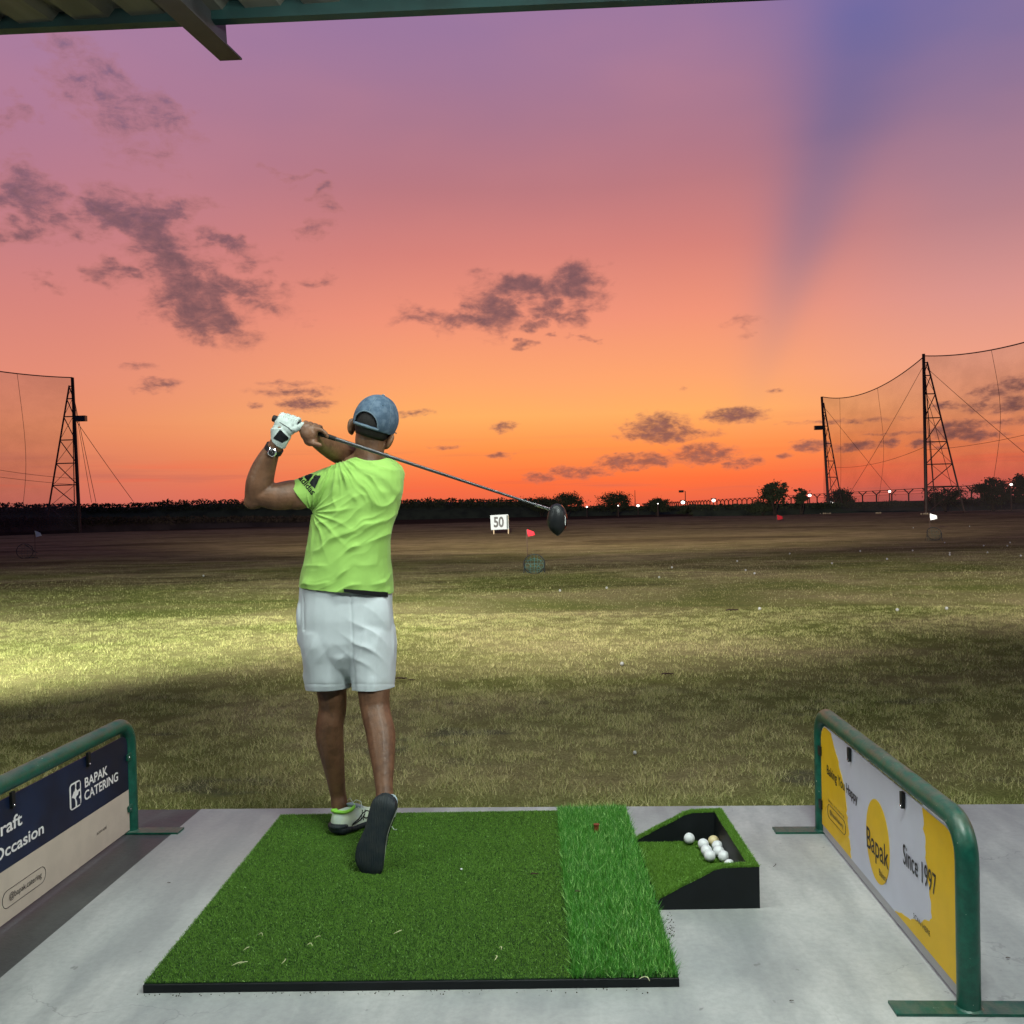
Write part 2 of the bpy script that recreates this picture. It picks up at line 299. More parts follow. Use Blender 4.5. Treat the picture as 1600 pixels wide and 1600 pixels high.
def turf_color(k, co, fine=True):
    """world-space colour of the range: dry straw, green patches, bare soil"""
    big = k.noise(k.scale(co, (0.22, 0.30, 0)), 1.0, 4, 0.55, 0.4)
    med = k.noise(k.scale(co, (1.0, 1.5, 0)), 1.0, 5, 0.62, 0.3)
    far = k.noise(k.scale(co, (0.07, 0.20, 0)), 1.0, 7, 0.7, 0.6)
    sp = k.new('ShaderNodeSeparateXYZ'); k.put(sp.inputs[0], co)
    green = lin((116, 124, 62)); straw = lin((172, 158, 114)); soil = lin((104, 100, 88))
    c = k.mix(k.mr(big, 0.34, 0.64), green, straw)
    c = k.mix(k.mr(med, 0.45, 0.7, 0, 0.5), c, lin((150, 150, 88)))
    bare = k.noise(k.scale(k.vm('ADD', co, (13.7, 4.2, 0)), (0.75, 1.5, 0)), 1.0, 4, 0.6)
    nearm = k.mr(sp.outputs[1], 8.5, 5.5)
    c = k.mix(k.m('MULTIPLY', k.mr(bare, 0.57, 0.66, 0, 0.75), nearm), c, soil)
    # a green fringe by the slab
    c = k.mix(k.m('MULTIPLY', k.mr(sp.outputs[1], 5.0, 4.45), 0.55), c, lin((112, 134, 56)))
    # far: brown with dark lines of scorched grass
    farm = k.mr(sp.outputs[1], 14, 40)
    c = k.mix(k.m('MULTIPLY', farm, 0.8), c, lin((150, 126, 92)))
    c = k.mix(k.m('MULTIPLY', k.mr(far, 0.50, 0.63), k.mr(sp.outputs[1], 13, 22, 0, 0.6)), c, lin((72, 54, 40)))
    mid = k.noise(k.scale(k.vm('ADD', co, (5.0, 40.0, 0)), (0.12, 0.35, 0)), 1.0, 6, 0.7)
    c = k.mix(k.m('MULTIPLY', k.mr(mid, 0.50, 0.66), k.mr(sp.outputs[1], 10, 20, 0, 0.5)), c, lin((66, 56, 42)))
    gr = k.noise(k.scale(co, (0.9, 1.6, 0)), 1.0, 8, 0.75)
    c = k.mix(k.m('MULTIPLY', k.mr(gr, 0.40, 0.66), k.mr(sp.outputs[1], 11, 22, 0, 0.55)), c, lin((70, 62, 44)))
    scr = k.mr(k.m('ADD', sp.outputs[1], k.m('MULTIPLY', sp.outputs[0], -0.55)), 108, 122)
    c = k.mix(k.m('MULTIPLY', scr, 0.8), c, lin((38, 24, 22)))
    return c
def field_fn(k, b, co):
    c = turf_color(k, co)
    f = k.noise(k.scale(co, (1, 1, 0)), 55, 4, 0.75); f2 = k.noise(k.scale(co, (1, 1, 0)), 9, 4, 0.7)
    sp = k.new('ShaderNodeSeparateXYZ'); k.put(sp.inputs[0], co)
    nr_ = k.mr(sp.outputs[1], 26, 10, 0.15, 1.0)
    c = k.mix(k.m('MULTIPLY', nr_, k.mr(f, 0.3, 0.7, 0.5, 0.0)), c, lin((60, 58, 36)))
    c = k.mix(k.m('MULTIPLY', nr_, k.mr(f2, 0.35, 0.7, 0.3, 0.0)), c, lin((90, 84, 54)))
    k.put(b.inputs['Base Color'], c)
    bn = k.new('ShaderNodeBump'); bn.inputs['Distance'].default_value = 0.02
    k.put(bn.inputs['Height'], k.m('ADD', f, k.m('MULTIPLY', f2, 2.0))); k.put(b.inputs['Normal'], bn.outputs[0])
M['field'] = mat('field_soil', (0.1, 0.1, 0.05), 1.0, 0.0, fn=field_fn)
def blade_fn(k, b, co):
    geo = k.new('ShaderNodeNewGeometry'); c = turf_color(k, co)
    rnd = geo.outputs['Random Per Island']
    c = k.mix(k.mr(rnd, 0.0, 1.0, 0.0, 0.75, False), c, lin((220, 208, 150)))
    c = k.mix(k.m('GREATER_THAN', k.m('FRACT', k.m('MULTIPLY', rnd, 17.3)), 0.55), c, k.mix(0.5, c, lin((126, 138, 66))))
    k.put(b.inputs['Base Color'], c)
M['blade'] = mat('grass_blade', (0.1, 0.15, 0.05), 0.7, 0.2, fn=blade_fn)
def mk_turf(a, b2, c3, hi):
    def fn(k, b, co):
        geo = k.new('ShaderNodeNewGeometry'); rnd = geo.outputs['Random Per Island']
        c = k.mix(k.mr(rnd, 0.1, 0.9, 0, 1, False), lin(a), lin(b2))
        c = k.mix(k.mr(k.noise(co, 3.5, 4, 0.6), 0.35, 0.7, 0, 0.6), c, lin(c3))
        c = k.mix(k.m('GREATER_THAN', k.m('FRACT', k.m('MULTIPLY', rnd, 31.7)), hi), c, lin((176, 224, 130)))
        k.put(b.inputs['Base Color'], c)
    return fn
M['short_turf'] = mat('short_turf', (0.05, 0.2, 0.02), 0.6, 0.3, fn=mk_turf((88, 130, 40), (106, 152, 50), (96, 142, 46), 0.985))
M['long_turf'] = mat('long_turf', (0.05, 0.25, 0.03), 0.45, 0.4, fn=mk_turf((50, 118, 34), (94, 166, 58), (72, 138, 48), 0.90))
M['turf_base'] = mat('turf_base', lin((26, 54, 14))[:3], 0.8, 0.2, var=0.3, vscale=200)
M['leaf'] = mat('leaf', (0.035, 0.042, 0.022), 0.8, 0.2, var=0.5, vscale=0.5)
M['scrub'] = mat('scrub', (0.040, 0.028, 0.022), 0.9, 0.1, var=0.5, vscale=0.3)
M['bark'] = mat('bark', (0.04, 0.03, 0.025), 0.9, 0.1, var=0.4, vscale=3)
M['tower'] = mat('tower_steel', (0.045, 0.022, 0.018), 0.6, 0.3, var=0.4, vscale=2)
M['cable'] = mat('cable', (0.03, 0.025, 0.022), 0.7, 0.2)
M['teal'] = mat('teal_net', (0.04, 0.24, 0.24), 0.7, 0.2)
M['dark_net'] = mat('dark_net', (0.02, 0.05, 0.045), 0.7, 0.2)
M['flag_white'] = mat('flag_white', (0.7, 0.7, 0.72), 0.8, 0.1)
M['flag_red'] = mat('flag_red', (0.30, 0.012, 0.02), 0.8, 0.1)
M['sign_white'] = mat('sign_white', (0.36, 0.40, 0.43), 0.6, 0.3, var=0.1, vscale=2)
M['wood'] = mat('wood', (0.35, 0.27, 0.18), 0.8, 0.2)
def roof_fn(k, b, co):
    c = k.mix(k.mr(k.noise(k.scale(co, (4, 0.5, 1)), 2, 4, 0.6), 0.3, 0.7), (0.07, 0.068, 0.055, 1), (0.13, 0.125, 0.10, 1)); k.put(b.inputs['Base Color'], c)
M['roof'] = mat('roof_sheet', (0.2, 0.2, 0.16), 0.5, 0.4, 0.3, fn=roof_fn)
def emis(name, col, s):
    mt = bpy.data.materials.new(name); mt.use_nodes = True; b = mt.node_tree.nodes['Principled BSDF']
    b.inputs['Base Color'].default_value = (0.8, 0.8, 0.8, 1); b.inputs['Emission Color'].default_value = tuple(col) + (1,); b.inputs['Emission Strength'].default_value = s; return mt
M['lamp_glow'] = emis('lamp_glow', (1.0, 0.90, 0.80), 6)
def net_mat(name, f, col):
    mt = bpy.data.materials.new(name); mt.use_nodes = True; k = N(mt.node_tree); b = mt.node_tree.nodes['Principled BSDF']
    b.inputs['Base Color'].default_value = tuple(col) + (1,); b.inputs['Roughness'].default_value = 0.9
    co = k.new('ShaderNodeTexCoord').outputs['Object']
    tr = k.new('ShaderNodeBsdfTransparent'); mx = k.new('ShaderNodeMixShader')
    fac = k.mr(k.noise(k.scale(co, (0.12, 0.12, 0.25)), 1, 4, 0.6), 0.3, 0.7, f * 0.7, f * 1.25)
    k.put(mx.inputs[0], fac); k.put(mx.inputs[1], tr.outputs[0]); k.put(mx.inputs[2], b.outputs[0])
    k.put(mt.node_tree.nodes['Material Output'].inputs[0], mx.outputs[0]); return mt
M['net'] = net_mat('range_net', 0.26, (0.10, 0.09, 0.08))
M['chain'] = net_mat('chain_link', 0.15, (0.10, 0.08, 0.08))

# ------------------------------------------------------------------ mesh builder
def wloc(o):
    v = Vector((0, 0, 0))
    while o: v = v + o.location; o = o.parent
    return v
class MB:
    def __init__(s): s.v = []; s.f = []; s.n = 0
    def add(s, vs, fs):
        b = len(s.v); s.v.extend(tuple(x) for x in vs); s.f.extend(tuple(i + b for i in f) for f in fs); return s
    def box(s, c, d, R=None):
        c = Vector(c); vs = []
        for x in (-.5, .5):
            for y in (-.5, .5):
                for z in (-.5, .5):
                    p = Vector((x * d[0], y * d[1], z * d[2]))
                    vs.append(c + (R @ p if R else p))
        return s.add(vs, [(0, 1, 3, 2), (4, 6, 7, 5), (0, 4, 5, 1), (2, 3, 7, 6), (0, 2, 6, 4), (1, 5, 7, 3)])
    def bar(s, a, b, w_, h_=None, upv=Vector((0, 0, 1))):
        a = Vector(a); b = Vector(b); h_ = h_ or w_; d = (b - a).normalized()
        x = d.cross(upv)
        if x.length < 1e-4: x = Vector((1, 0, 0))
        x.normalize(); z = x.cross(d)
        R = Matrix((x, d, z)).transposed(); return s.box((a + b) / 2, (w_, (b - a).length, h_), R)
    def tube(s, pts, r, n=10, caps=True, round_ends=False):
        pts = [Vector(p) for p in pts]; rs = list(r) if hasattr(r, '__len__') else [r] * len(pts)
        if round_ends:
            d0 = (pts[0] - pts[1]).normalized(); d1 = (pts[-1] - pts[-2]).normalized()
            P0 = []; R0 = []; P1 = []; R1 = []
            for k in (1, 2, 3):
                a = k / 3 * pi / 2 * 0.97
                P0.insert(0, pts[0] + d0 * rs[0] * sin(a)); R0.insert(0, rs[0] * cos(a))
                P1.append(pts[-1] + d1 * rs[-1] * sin(a)); R1.append(rs[-1] * cos(a))
            pts = P0 + pts + P1; rs = R0 + rs + R1
        T = []
        for i in range(len(pts)):
            a = pts[max(0, i - 1)]; b = pts[min(len(pts) - 1, i + 1)]; d = (b - a)
            T.append(d.normalized() if d.length > 1e-9 else Vector((0, 0, 1)))
        u = T[0].orthogonal().normalized(); rings = []
        for i, p in enumerate(pts):
            u = (u - T[i] * u.dot(T[i])); u.normalize(); v_ = T[i].cross(u)
            rings.append([p + (u * cos(2 * pi * k / n) + v_ * sin(2 * pi * k / n)) * rs[i] for k in range(n)])
        return s.rings(rings, caps)
    def rings(s, rings, caps=True, closed=True):
        n = len(rings[0]); vs = [p for r in rings for p in r]; fs = []
        for i in range(len(rings) - 1):
            for k in range(n if closed else n - 1):
                k2 = (k + 1) % n; fs.append((i * n + k, i * n + k2, (i + 1) * n + k2, (i + 1) * n + k))
        if caps: fs.append(tuple(reversed(range(n)))); fs.append(tuple((len(rings) - 1) * n + k for k in range(n)))
        return s.add(vs, fs)
    def ell(s, c, rad, R=None, nu=20, nv=12):
        c = Vector(c); rg = []
        for j in range(nv + 1):
            a = -pi / 2 + pi * j / nv; a = max(-pi / 2 + 0.02, min(pi / 2 - 0.02, a))
            rr = []
            for i in range(nu):
                p = Vector((rad[0] * cos(a) * cos(2 * pi * i / nu), rad[1] * cos(a) * sin(2 * pi * i / nu), rad[2] * sin(a)))
                rr.append(c + (R @ p if R else p))
            rg.append(rr)
        return s.rings(rg)
    def prism(s, poly, o, x, y, n_, th):     # flat outline in a plane, with thickness
        o = Vector(o); x = Vector(x); y = Vector(y); n_ = Vector(n_)
        a = [o + x * p[0] + y * p[1] for p in poly]; b = [p + n_ * th for p in a]; k = len(poly)
        fs = [tuple(range(k)), tuple(reversed(range(k, 2 * k)))] + [(i, i + k, (i + 1) % k + k, (i + 1) % k) for i in range(k)]
        return s.add(a + b, fs)
    def build(s, name, mt, parent=None, smooth=True, ang=35, fix=True, loc=None, xf=None):
        me = bpy.data.meshes.new(name)
        vs = [Vector(p) for p in s.v]
        if xf: vs = [xf @ p for p in vs]
        org = wloc(parent) if parent else Vector(loc or (0, 0, 0))
        me.from_pydata([tuple(p - org) for p in vs], [], s.f)
        if fix:
            bm = bmesh.new(); bm.from_mesh(me); bmesh.ops.recalc_face_normals(bm, faces=bm.faces); bm.to_mesh(me); bm.free()
        for m_ in (mt if isinstance(mt, (list, tuple)) else [mt]): me.materials.append(m_)
        if smooth:
            me.polygons.foreach_set('use_smooth', [True] * len(me.polygons)); me.set_sharp_from_angle(angle=radians(ang))
        o = bpy.data.objects.new(name, me); COL.objects.link(o)
        if parent: o.parent = parent
        else: o.location = org
        return o
def tag(o, label=None, cat=None, group=None, kind=None):
    if label: o['label'] = label
    if cat: o['category'] = cat
    if group: o['group'] = group
    if kind: o['kind'] = kind
    return o
def empty(name, loc, label=None, cat=None, group=None):
    o = bpy.data.objects.new(name, None); COL.objects.link(o); o.location = loc; o.empty_display_size = 0.1
    return tag(o, label, cat, group)
def copy_tree(o, parent=None, loc=None, rz=None):
    c = o.copy(); COL.objects.link(c); c.parent = parent
    if loc is not None: c.location = loc
    if rz is not None: c.rotation_euler = (0, 0, rz)
    for ch in [x for x in bpy.data.objects if x.parent == o]: copy_tree(ch, c)
    return c

def from_np(name, verts, faces_n, mt, k=3):
    """fast mesh: verts (n,3), faces every k verts"""
    me = bpy.data.meshes.new(name); nv = len(verts); nf = nv // k
    me.vertices.add(nv); me.vertices.foreach_set('co', verts.astype(np.float32).ravel())
    me.loops.add(nv); me.loops.foreach_set('vertex_index', np.arange(nv, dtype=np.int32))
    me.polygons.add(nf); me.polygons.foreach_set('loop_start', np.arange(0, nv, k, dtype=np.int32))
    me.update(calc_edges=True); me.materials.append(mt)
    o = bpy.data.objects.new(name, me); COL.objects.link(o); return o
def blades(P, h, wd, lean, name, mt):
    """P (n,3) roots; one slim triangle per blade"""
    n = len(P); a = RNG.uniform(0, 2 * pi, n); hh = h * RNG.uniform(0.55, 1.15, n) if np.isscalar(h) else h
    ww = wd * RNG.uniform(0.6, 1.2, n)
    dx = np.cos(a); dy = np.sin(a); b = a + pi / 2 + RNG.normal(0, 0.6, n); ln = hh * np.abs(RNG.normal(0, lean, n))
    V = np.empty((n, 3, 3))
    V[:, 0, 0] = P[:, 0] - dx * ww / 2; V[:, 0, 1] = P[:, 1] - dy * ww / 2; V[:, 0, 2] = P[:, 2]
    V[:, 1, 0] = P[:, 0] + dx * ww / 2; V[:, 1, 1] = P[:, 1] + dy * ww / 2; V[:, 1, 2] = P[:, 2]
    V[:, 2, 0] = P[:, 0] + np.cos(b) * ln; V[:, 2, 1] = P[:, 1] + np.sin(b) * ln; V[:, 2, 2] = P[:, 2] + hh
    return from_np(name, V.reshape(-1, 3), 3, mt)

def text_mesh(txt, spacing=1.0, line=1.0, align='LEFT', offset=0.0):
    cu = bpy.data.curves.new('txt', 'FONT'); cu.body = txt; cu.size = 1; cu.align_x = align; cu.space_character = spacing; cu.space_line = line; cu.offset = offset
    cu.resolution_u = 6
    o = bpy.data.objects.new('txt', cu); COL.objects.link(o); dg = bpy.context.evaluated_depsgraph_get()
    me = bpy.data.meshes.new_from_object(o.evaluated_get(dg)); vs = [v.co.copy() for v in me.vertices]; fs = [tuple(p.vertices) for p in me.polygons]
    bpy.data.objects.remove(o); bpy.data.meshes.remove(me)
    x0 = min(v.x for v in vs); x1 = max(v.x for v in vs); y0 = min(v.y for v in vs); y1 = max(v.y for v in vs)
    return [((v.x - x0) / (x1 - x0), (v.y - y0) / (y1 - y0)) for v in vs], fs, (x1 - x0) / (y1 - y0)
def letter(mb, txt, o, x, y, n_, x0, y0, x1, y1, **k):
    """lettering filling the box x0..x1, y0..y1 of a plane"""
    vs, fs, _ = text_mesh(txt, **k); o = Vector(o); x = Vector(x); y = Vector(y)
    mb.add([o + x * (x0 + (x1 - x0) * a) + y * (y0 + (y1 - y0) * b) + Vector(n_) for a, b in vs], fs)

# ================================================================== SETTING
FZ = -0.07                                   # level of the turf below the slab
def terrain(x, y):
    d = max(0.0, y - 5)
    return FZ + min(1, d / 10) * 0.05 * mnoise.noise(Vector((x * .25, y * .25, 0))) + min(1, d / 60) * 0.10 * mnoise.noise(Vector((x * .06, y * .1, 3)))
xs = sorted(set([round(sgn * v, 3) for sgn in (-1, 1) for v in list(np.arange(0, 20, 0.5)) + list(np.arange(20, 80, 2.5)) + [100, 150, 250, 400, 700, 1200, 2500]]))
ys = [4.3] + list(np.arange(4.7, 30, 0.5)) + list(np.arange(30, 140, 2.0)) + [150, 180, 230, 300, 400, 600, 1000, 1800, 3500]
vs = [(x, y, terrain(x, y)) for y in ys for x in xs]; nx = len(xs)
fs = [(j * nx + i, j * nx + i + 1, (j + 1) * nx + i + 1, (j + 1) * nx + i) for j in range(len(ys) - 1) for i in range(nx - 1)]
tag(MB().add(vs, fs).build('ground', M['field'], ang=180, fix=False), kind='structure')
# concrete slab: bay floors with a dark painted strip between bays
def slab(x0, x1, name, mt, z=0.0, y0=-9.0, y1=4.30):
    mb = MB(); b_ = 0.006
    P = [(y0, -0.5), (y0, z), (y1 - b_, z), (y1, z - b_), (y1, -0.5)]
    n = 2; mb.add([(x, y, zz) for x in (x0, x1) for (y, zz) in P], [(0, 1, 6, 5), (1, 2, 7, 6), (2, 3, 8, 7), (3, 4, 9, 8), (0, 5, 9, 4), (0, 4, 3, 2, 1), (5, 6, 7, 8, 9)])
    return tag(mb.build(name, mt, smooth=False), kind='structure')
slab(-1.69, 12, 'floor', M['concrete'])
slab(-2.4, -1.6925, 'floor_strip', M['dark_floor'], -0.002)
slab(-12, -2.4025, 'floor', M['concrete'])

# turf blades in the near field
def scatter(y0, y1, n, xfac=0.62, xadd=0.5, cx=-0.05):
    u = RNG.uniform(0, 1, n); y = np.sqrt(y0 * y0 + u * (y1 * y1 - y0 * y0)); x = (RNG.uniform(-1, 1, n) * xfac + cx) * y + RNG.normal(0, xadd * .2, n)
    return x, y
def tz(x, y):
    return np.array([terrain(a, b) for a, b in zip(x, y)])
xa, ya = scatter(4.32, 7.5, 210000); xb, yb = scatter(7.5, 13, 240000); xc_, yc_ = scatter(13, 36, 260000)
def clump(x, y, s):                           # gather blades in tufts
    cxn = np.array([mnoise.noise(Vector((a * 6, b * 6, 1.7))) for a, b in zip(x, y)]); return cxn
for (X_, Y_, h, wd, nm) in ((xa, ya, 0.024, 0.0036, 'near'), (xb, yb, 0.024, 0.0045, 'mid'), (xc_, yc_, 0.022, 0.007, 'far')):
    c = clump(X_, Y_, 1); keep = RNG.uniform(-0.55, 0.45, len(X_)) < c
    X_ = X_[keep]; Y_ = Y_[keep]; c = c[keep]; ok = (Y_ > 4.315) & (Y_ < 19 + RNG.exponential(4.5, len(Y_))); X_ = X_[ok]; Y_ = Y_[ok]; c = c[ok]
    P = np.stack([X_, Y_, tz(X_, Y_) - 0.002], 1)
    hh = h * (0.8 + 0.9 * np.clip(c + .3, 0, 1)) * RNG.uniform(0.5, 1.2, len(P))
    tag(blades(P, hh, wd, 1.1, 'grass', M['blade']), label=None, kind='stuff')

# roof over the bays
def roof_z(y): return 3.42 + (y - 4.0) * 0.15 if y > -1 else 3.42 - 0.75
roof = empty('roof', (0, 4.0, 3.4), 'ribbed metal canopy roof over the driving bays with dark green edge beam', 'roof')
mb = MB(); rgs = []; prof = []
x = -9.0
while x < 9.0:
    prof += [(x, 0), (x + 0.13, 0), (x + 0.16, 0.035), (x + 0.20, 0.035), (x + 0.23, 0)]; x += 0.25
for y in (4.0, -1.0, -8.0): rgs.append([(p[0], y, roof_z(y) + 0.07 + p[1]) for p in prof])
mb.rings(rgs, caps=False, closed=False); mb.build('sheeting', M['roof'], roof, smooth=False, fix=False)
e1 = A(0, 50, 4.02); e2 = A(1110, 0, 3.88)        # lower edge of the green beam
mb = MB(); d = (e2 - e1).normalized(); E2 = e1 + d * 12
for (a, b, z0, z1, th) in ((0, 1, 0, 0.095, 0.05),):
    mb.bar(e1 - d * 4 + Vector((0, 0, .036)), E2 + Vector((0, 0, .036)), 0.05, 0.072)
    mb.bar(e1 - d * 4 + Vector((0, -.03, .077)), E2 + Vector((0, -.03, .077)), 0.10, 0.006)
mb.build('edge_beam', M['dark_green'], roof, smooth=False)
# rafter: I-beam, its end sticking out beyond the edge beam
tip = A(361, 93, 4.2); dirr = Vector((0, -1, -0.15)).normalized(); nup = Vector((0, -0.15, 1)).normalized()
def rafter(tp, parent):
    mb = MB(); e = tp + dirr * 5.2
    mb.bar(tp, e, 0.10, 0.008, nup); mb.bar(tp + nup * .215 + dirr * 0.05, e + nup * .215, 0.10, 0.008, nup); mb.bar(tp + nup * .108 + dirr * 0.05, e + nup * .108, 0.008, 0.205, nup)
    return mb.build('rafter', M['steel_dark'], parent, smooth=False)
rafter(tip, roof)
for dx_ in (-6.8, 6.8): rafter(tip + Vector((dx_, 0, 0)), roof)
for k in range(14):
    p = e1 + d * (0.15 + k * 0.37) + Vector((0, -0.035, 0.078))
    MB().tube([p, p + Vector((0, 0, 0.022))], 0.006, 6).build('screw', M['steel_dark'], roof)
# the lamps under the roof
for (lx, ly) in ((0.75, 1.70), (-3.0, 1.70), (4.5, 1.70)):
    l = empty('batten_light', (lx, ly, 2.86), 'long white batten lamp under the canopy roof', 'light', 'batten lamps under the roof')
    MB().box((lx, ly, 2.86), (1.25, 0.09, 0.05)).build('housing', M['sign_white'], l, smooth=False)
    MB().tube([(lx - .6, ly, 2.815), (lx + .6, ly, 2.815)], 0.014, 8).build('tube', M['lamp_glow'], l)

#@PART2
# ================================================================== HITTING MAT
mA = radians(1.75); mx = Vector((cos(mA), sin(mA), 0)); my = Vector((-sin(mA), cos(mA), 0)); mo = Vector((-1.217, 2.625, 0)); MW, MD = 1.527, 1.49
hm = empty('hitting_mat', mo, 'square green artificial turf hitting mat on the concrete under the golfer', 'golf mat')
def mp(u, v, z=0.0): return mo + mx * u + my * v + Vector((0, 0, z))
def mbox(u0, u1, v0, v1, z0, z1):
    mb = MB(); b_ = 0.003
    lo = [mp(u0, v0, z0), mp(u1, v0, z0), mp(u1, v1, z0), mp(u0, v1, z0)]; mi = [mp(u0, v0, z1 - b_), mp(u1, v0, z1 - b_), mp(u1, v1, z1 - b_), mp(u0, v1, z1 - b_)]
    tp = [mp(u0 + b_, v0 + b_, z1), mp(u1 - b_, v0 + b_, z1), mp(u1 - b_, v1 - b_, z1), mp(u0 + b_, v1 - b_, z1)]
    return mb.rings([lo, mi, tp])
mbox(0, MW, 0, MD, 0, 0.026).build('rubber_base', M['tray_black'], hm, smooth=False)
SPL = MW - 0.30
mbox(0.002, SPL, 0.002, MD - .002, 0.0265, 0.030).build('turf_backing', M['turf_base'], hm, smooth=False)
n = 330000
u = RNG.uniform(0.0, SPL + .004, n); v = RNG.uniform(0.0, MD, n); P = np.array(mo)[None] + np.outer(u, mx) + np.outer(v, my); P[:, 2] = 0.0295
o = blades(P, 0.0055, 0.0017, 0.8, 'short_turf', M['short_turf']); o.parent = hm; o.location = -mo
o.data.transform(Matrix.Identity(4))
n = 52000
u = RNG.uniform(SPL, MW - 0.002, n) ; v = RNG.uniform(0.0, MD + 0.006, n); P = np.array(mo)[None] + np.outer(u, mx) + np.outer(v, my); P[:, 2] = 0.028
mbox(SPL + .002, MW - .002, 0.002, MD + .004, 0.0265, 0.032).build('strip_backing', M['turf_base'], hm, smooth=False)
o = blades(P, 0.030, 0.0030, 0.6, 'long_turf_strip', M['long_turf']); o.parent = hm; o.location = -mo
for o in (hm.children[-1], hm.children[-3]):
    pass
# rubber tee standing in the strip
tp = G(932, 1296, 0.05)
tee = MB(); tee.tube([(tp.x, tp.y, 0.03), (tp.x, tp.y, 0.062)], [0.010, 0.010], 12); tee.tube([(tp.x, tp.y, 0.060), (tp.x, tp.y, 0.072)], [0.009, 0.013], 12)
tag(tee.build('rubber_tee', M['tee'], loc=(tp.x, tp.y, 0.03)), 'brown rubber tee standing in the far end of the long turf strip', 'golf tee')
# clippings and leaves lying about
def wisp(px, py, z, L, a, name='grass_clipping', mt='straw', r=0.0011):
    p = G(px, py, z); pts = []
    for k in range(6):
        t_ = k / 5; b_ = a + (t_ - .5) * 1.1; pts.append(p + Vector((cos(b_) * L * t_, sin(b_) * L * t_, 0.004 + 0.006 * sin(pi * t_))))
    return MB().tube(pts, [r * .6, r, r * 1.2, r * 1.1, r, r * .4], 5).build(name, M[mt], loc=p)
WS = [(410, 1464, .016, 2.2, 'short pale V-shaped clipping alone left of the mat centre'), (380, 1487, .025, .5, 'short curved clipping left of the longest wisps on the mat'),
 (362, 1511, .035, .3, 'long bent clipping nearest the left front corner of the mat'), (372, 1509, .03, .1, 'clipping crossing the long bent wisp near the mat corner'),
 (440, 1508, .03, 1.0, 'straight pale clipping standing out between two curved ones on the mat'), (492, 1468, .02, .2, 'paired pale clipping left of the mat centre, the farther one'),
 (488, 1480, .018, 2.4, 'tiny clipping just below the paired ones on the mat'), (615, 1461, .035, .35, 'thin arched clipping near the mat centre'),
 (772, 1503, .03, 1.0, 'straight clipping near the front edge right of the mat centre'), (783, 1486, .015, 1.5, 'tiny upright clipping above the one by the front edge'),
 (1015, 1535, .03, 2.2, 'clipping hanging over the front edge of the long turf strip')]
for (px, py, L, a, lb) in WS: tag(wisp(px, py, 0.040, L, a), lb, 'grass clipping', 'clippings on the mat')
p = G(721, 1358, .040); tag(MB().ell(p, (.004, .003, .003)).build('chip', M['ball'], loc=p), 'white paint chip on the mat behind the golfer', 'chip')
def leaf(px, py, z, s, name, lb, mt='dry_leaf'):
    p = G(px, py, z); mb = MB(); P_ = []
    for j in range(5):
        for i in range(9):
            a = i / 8; wv = sin(pi * a) * .35; P_.append(p + Vector(((a - .5) * s, (j / 4 - .5) * wv * s * 1.4, .004 + .25 * s * abs(sin(3 * a + j)) * .6)))
    mb.add(P_, [(j * 9 + i, j * 9 + i + 1, (j + 1) * 9 + i + 1, (j + 1) * 9 + i) for j in range(4) for i in range(8)])
    ob = mb.build(name, M[mt], loc=p); return tag(ob, lb, 'leaf')
leaf(835, 1368, .04, .030, 'dry_leaf', 'small dark curled leaf on the short turf left of the long strip')
leaf(903, 1395, .06, .022, 'dry_leaf', 'tiny dark leaf caught in the long turf strip')
leaf(627, 1062, FZ + .02, .10, 'dry_leaf', 'dark dry leaf on the range grass right of the white shorts')
leaf(643, 1064, FZ + .02, .06, 'dry_leaf', 'smaller dry leaf right beside the dark one by the shorts')
leaf(1144, 955, FZ + .02, .16, 'dry_leaf', 'round dark clod of leaves out on the middle of the range')
leaf(1043, 1055, FZ + .02, .10, 'dry_leaf', 'dark leaf on the grass right of the white pebble')
leaf(264, 1381, 0.001, .014, 'dry_leaf', 'dark crumb of leaf on the concrete left of the mat')
leaf(1575, 1499, 0.001, .014, 'dry_leaf', 'dark flake on the concrete right of the white panel barrier')
leaf(1237, 1566, 0.001, .012, 'dry_leaf', 'dark speck at the front of the floor left of the near foot plate')
for (px, py, a, lb) in ((1208, 1356, .6, 'thin bent stalk on the concrete right of the ball tray'), (1040, 1518, 1.4, 'thin stalk on the floor by the right edge of the mat')):
    tag(wisp(px, py, 0.0, .03, a, 'stalk', 'dry_leaf', .0009), lb, 'stalk')
# dirt crumbs by the mat edge: nobody could count it
mb = MB()
for k in range(150):
    if k < 90: q = mp(random.uniform(-.02, 1.5) , -abs(random.gauss(0, .012)) - .004)
    else: q = G(1048 + random.gauss(0, 3), 1450 + random.gauss(0, 12))
    s_ = random.uniform(.0008, .0024); mb.ell(q + Vector((0, 0, s_ * .5)), (s_, s_ * random.uniform(.6, 1.6), s_ * .7), nu=5, nv=3)
tag(mb.build('dirt', M['dry_leaf']), kind='stuff')

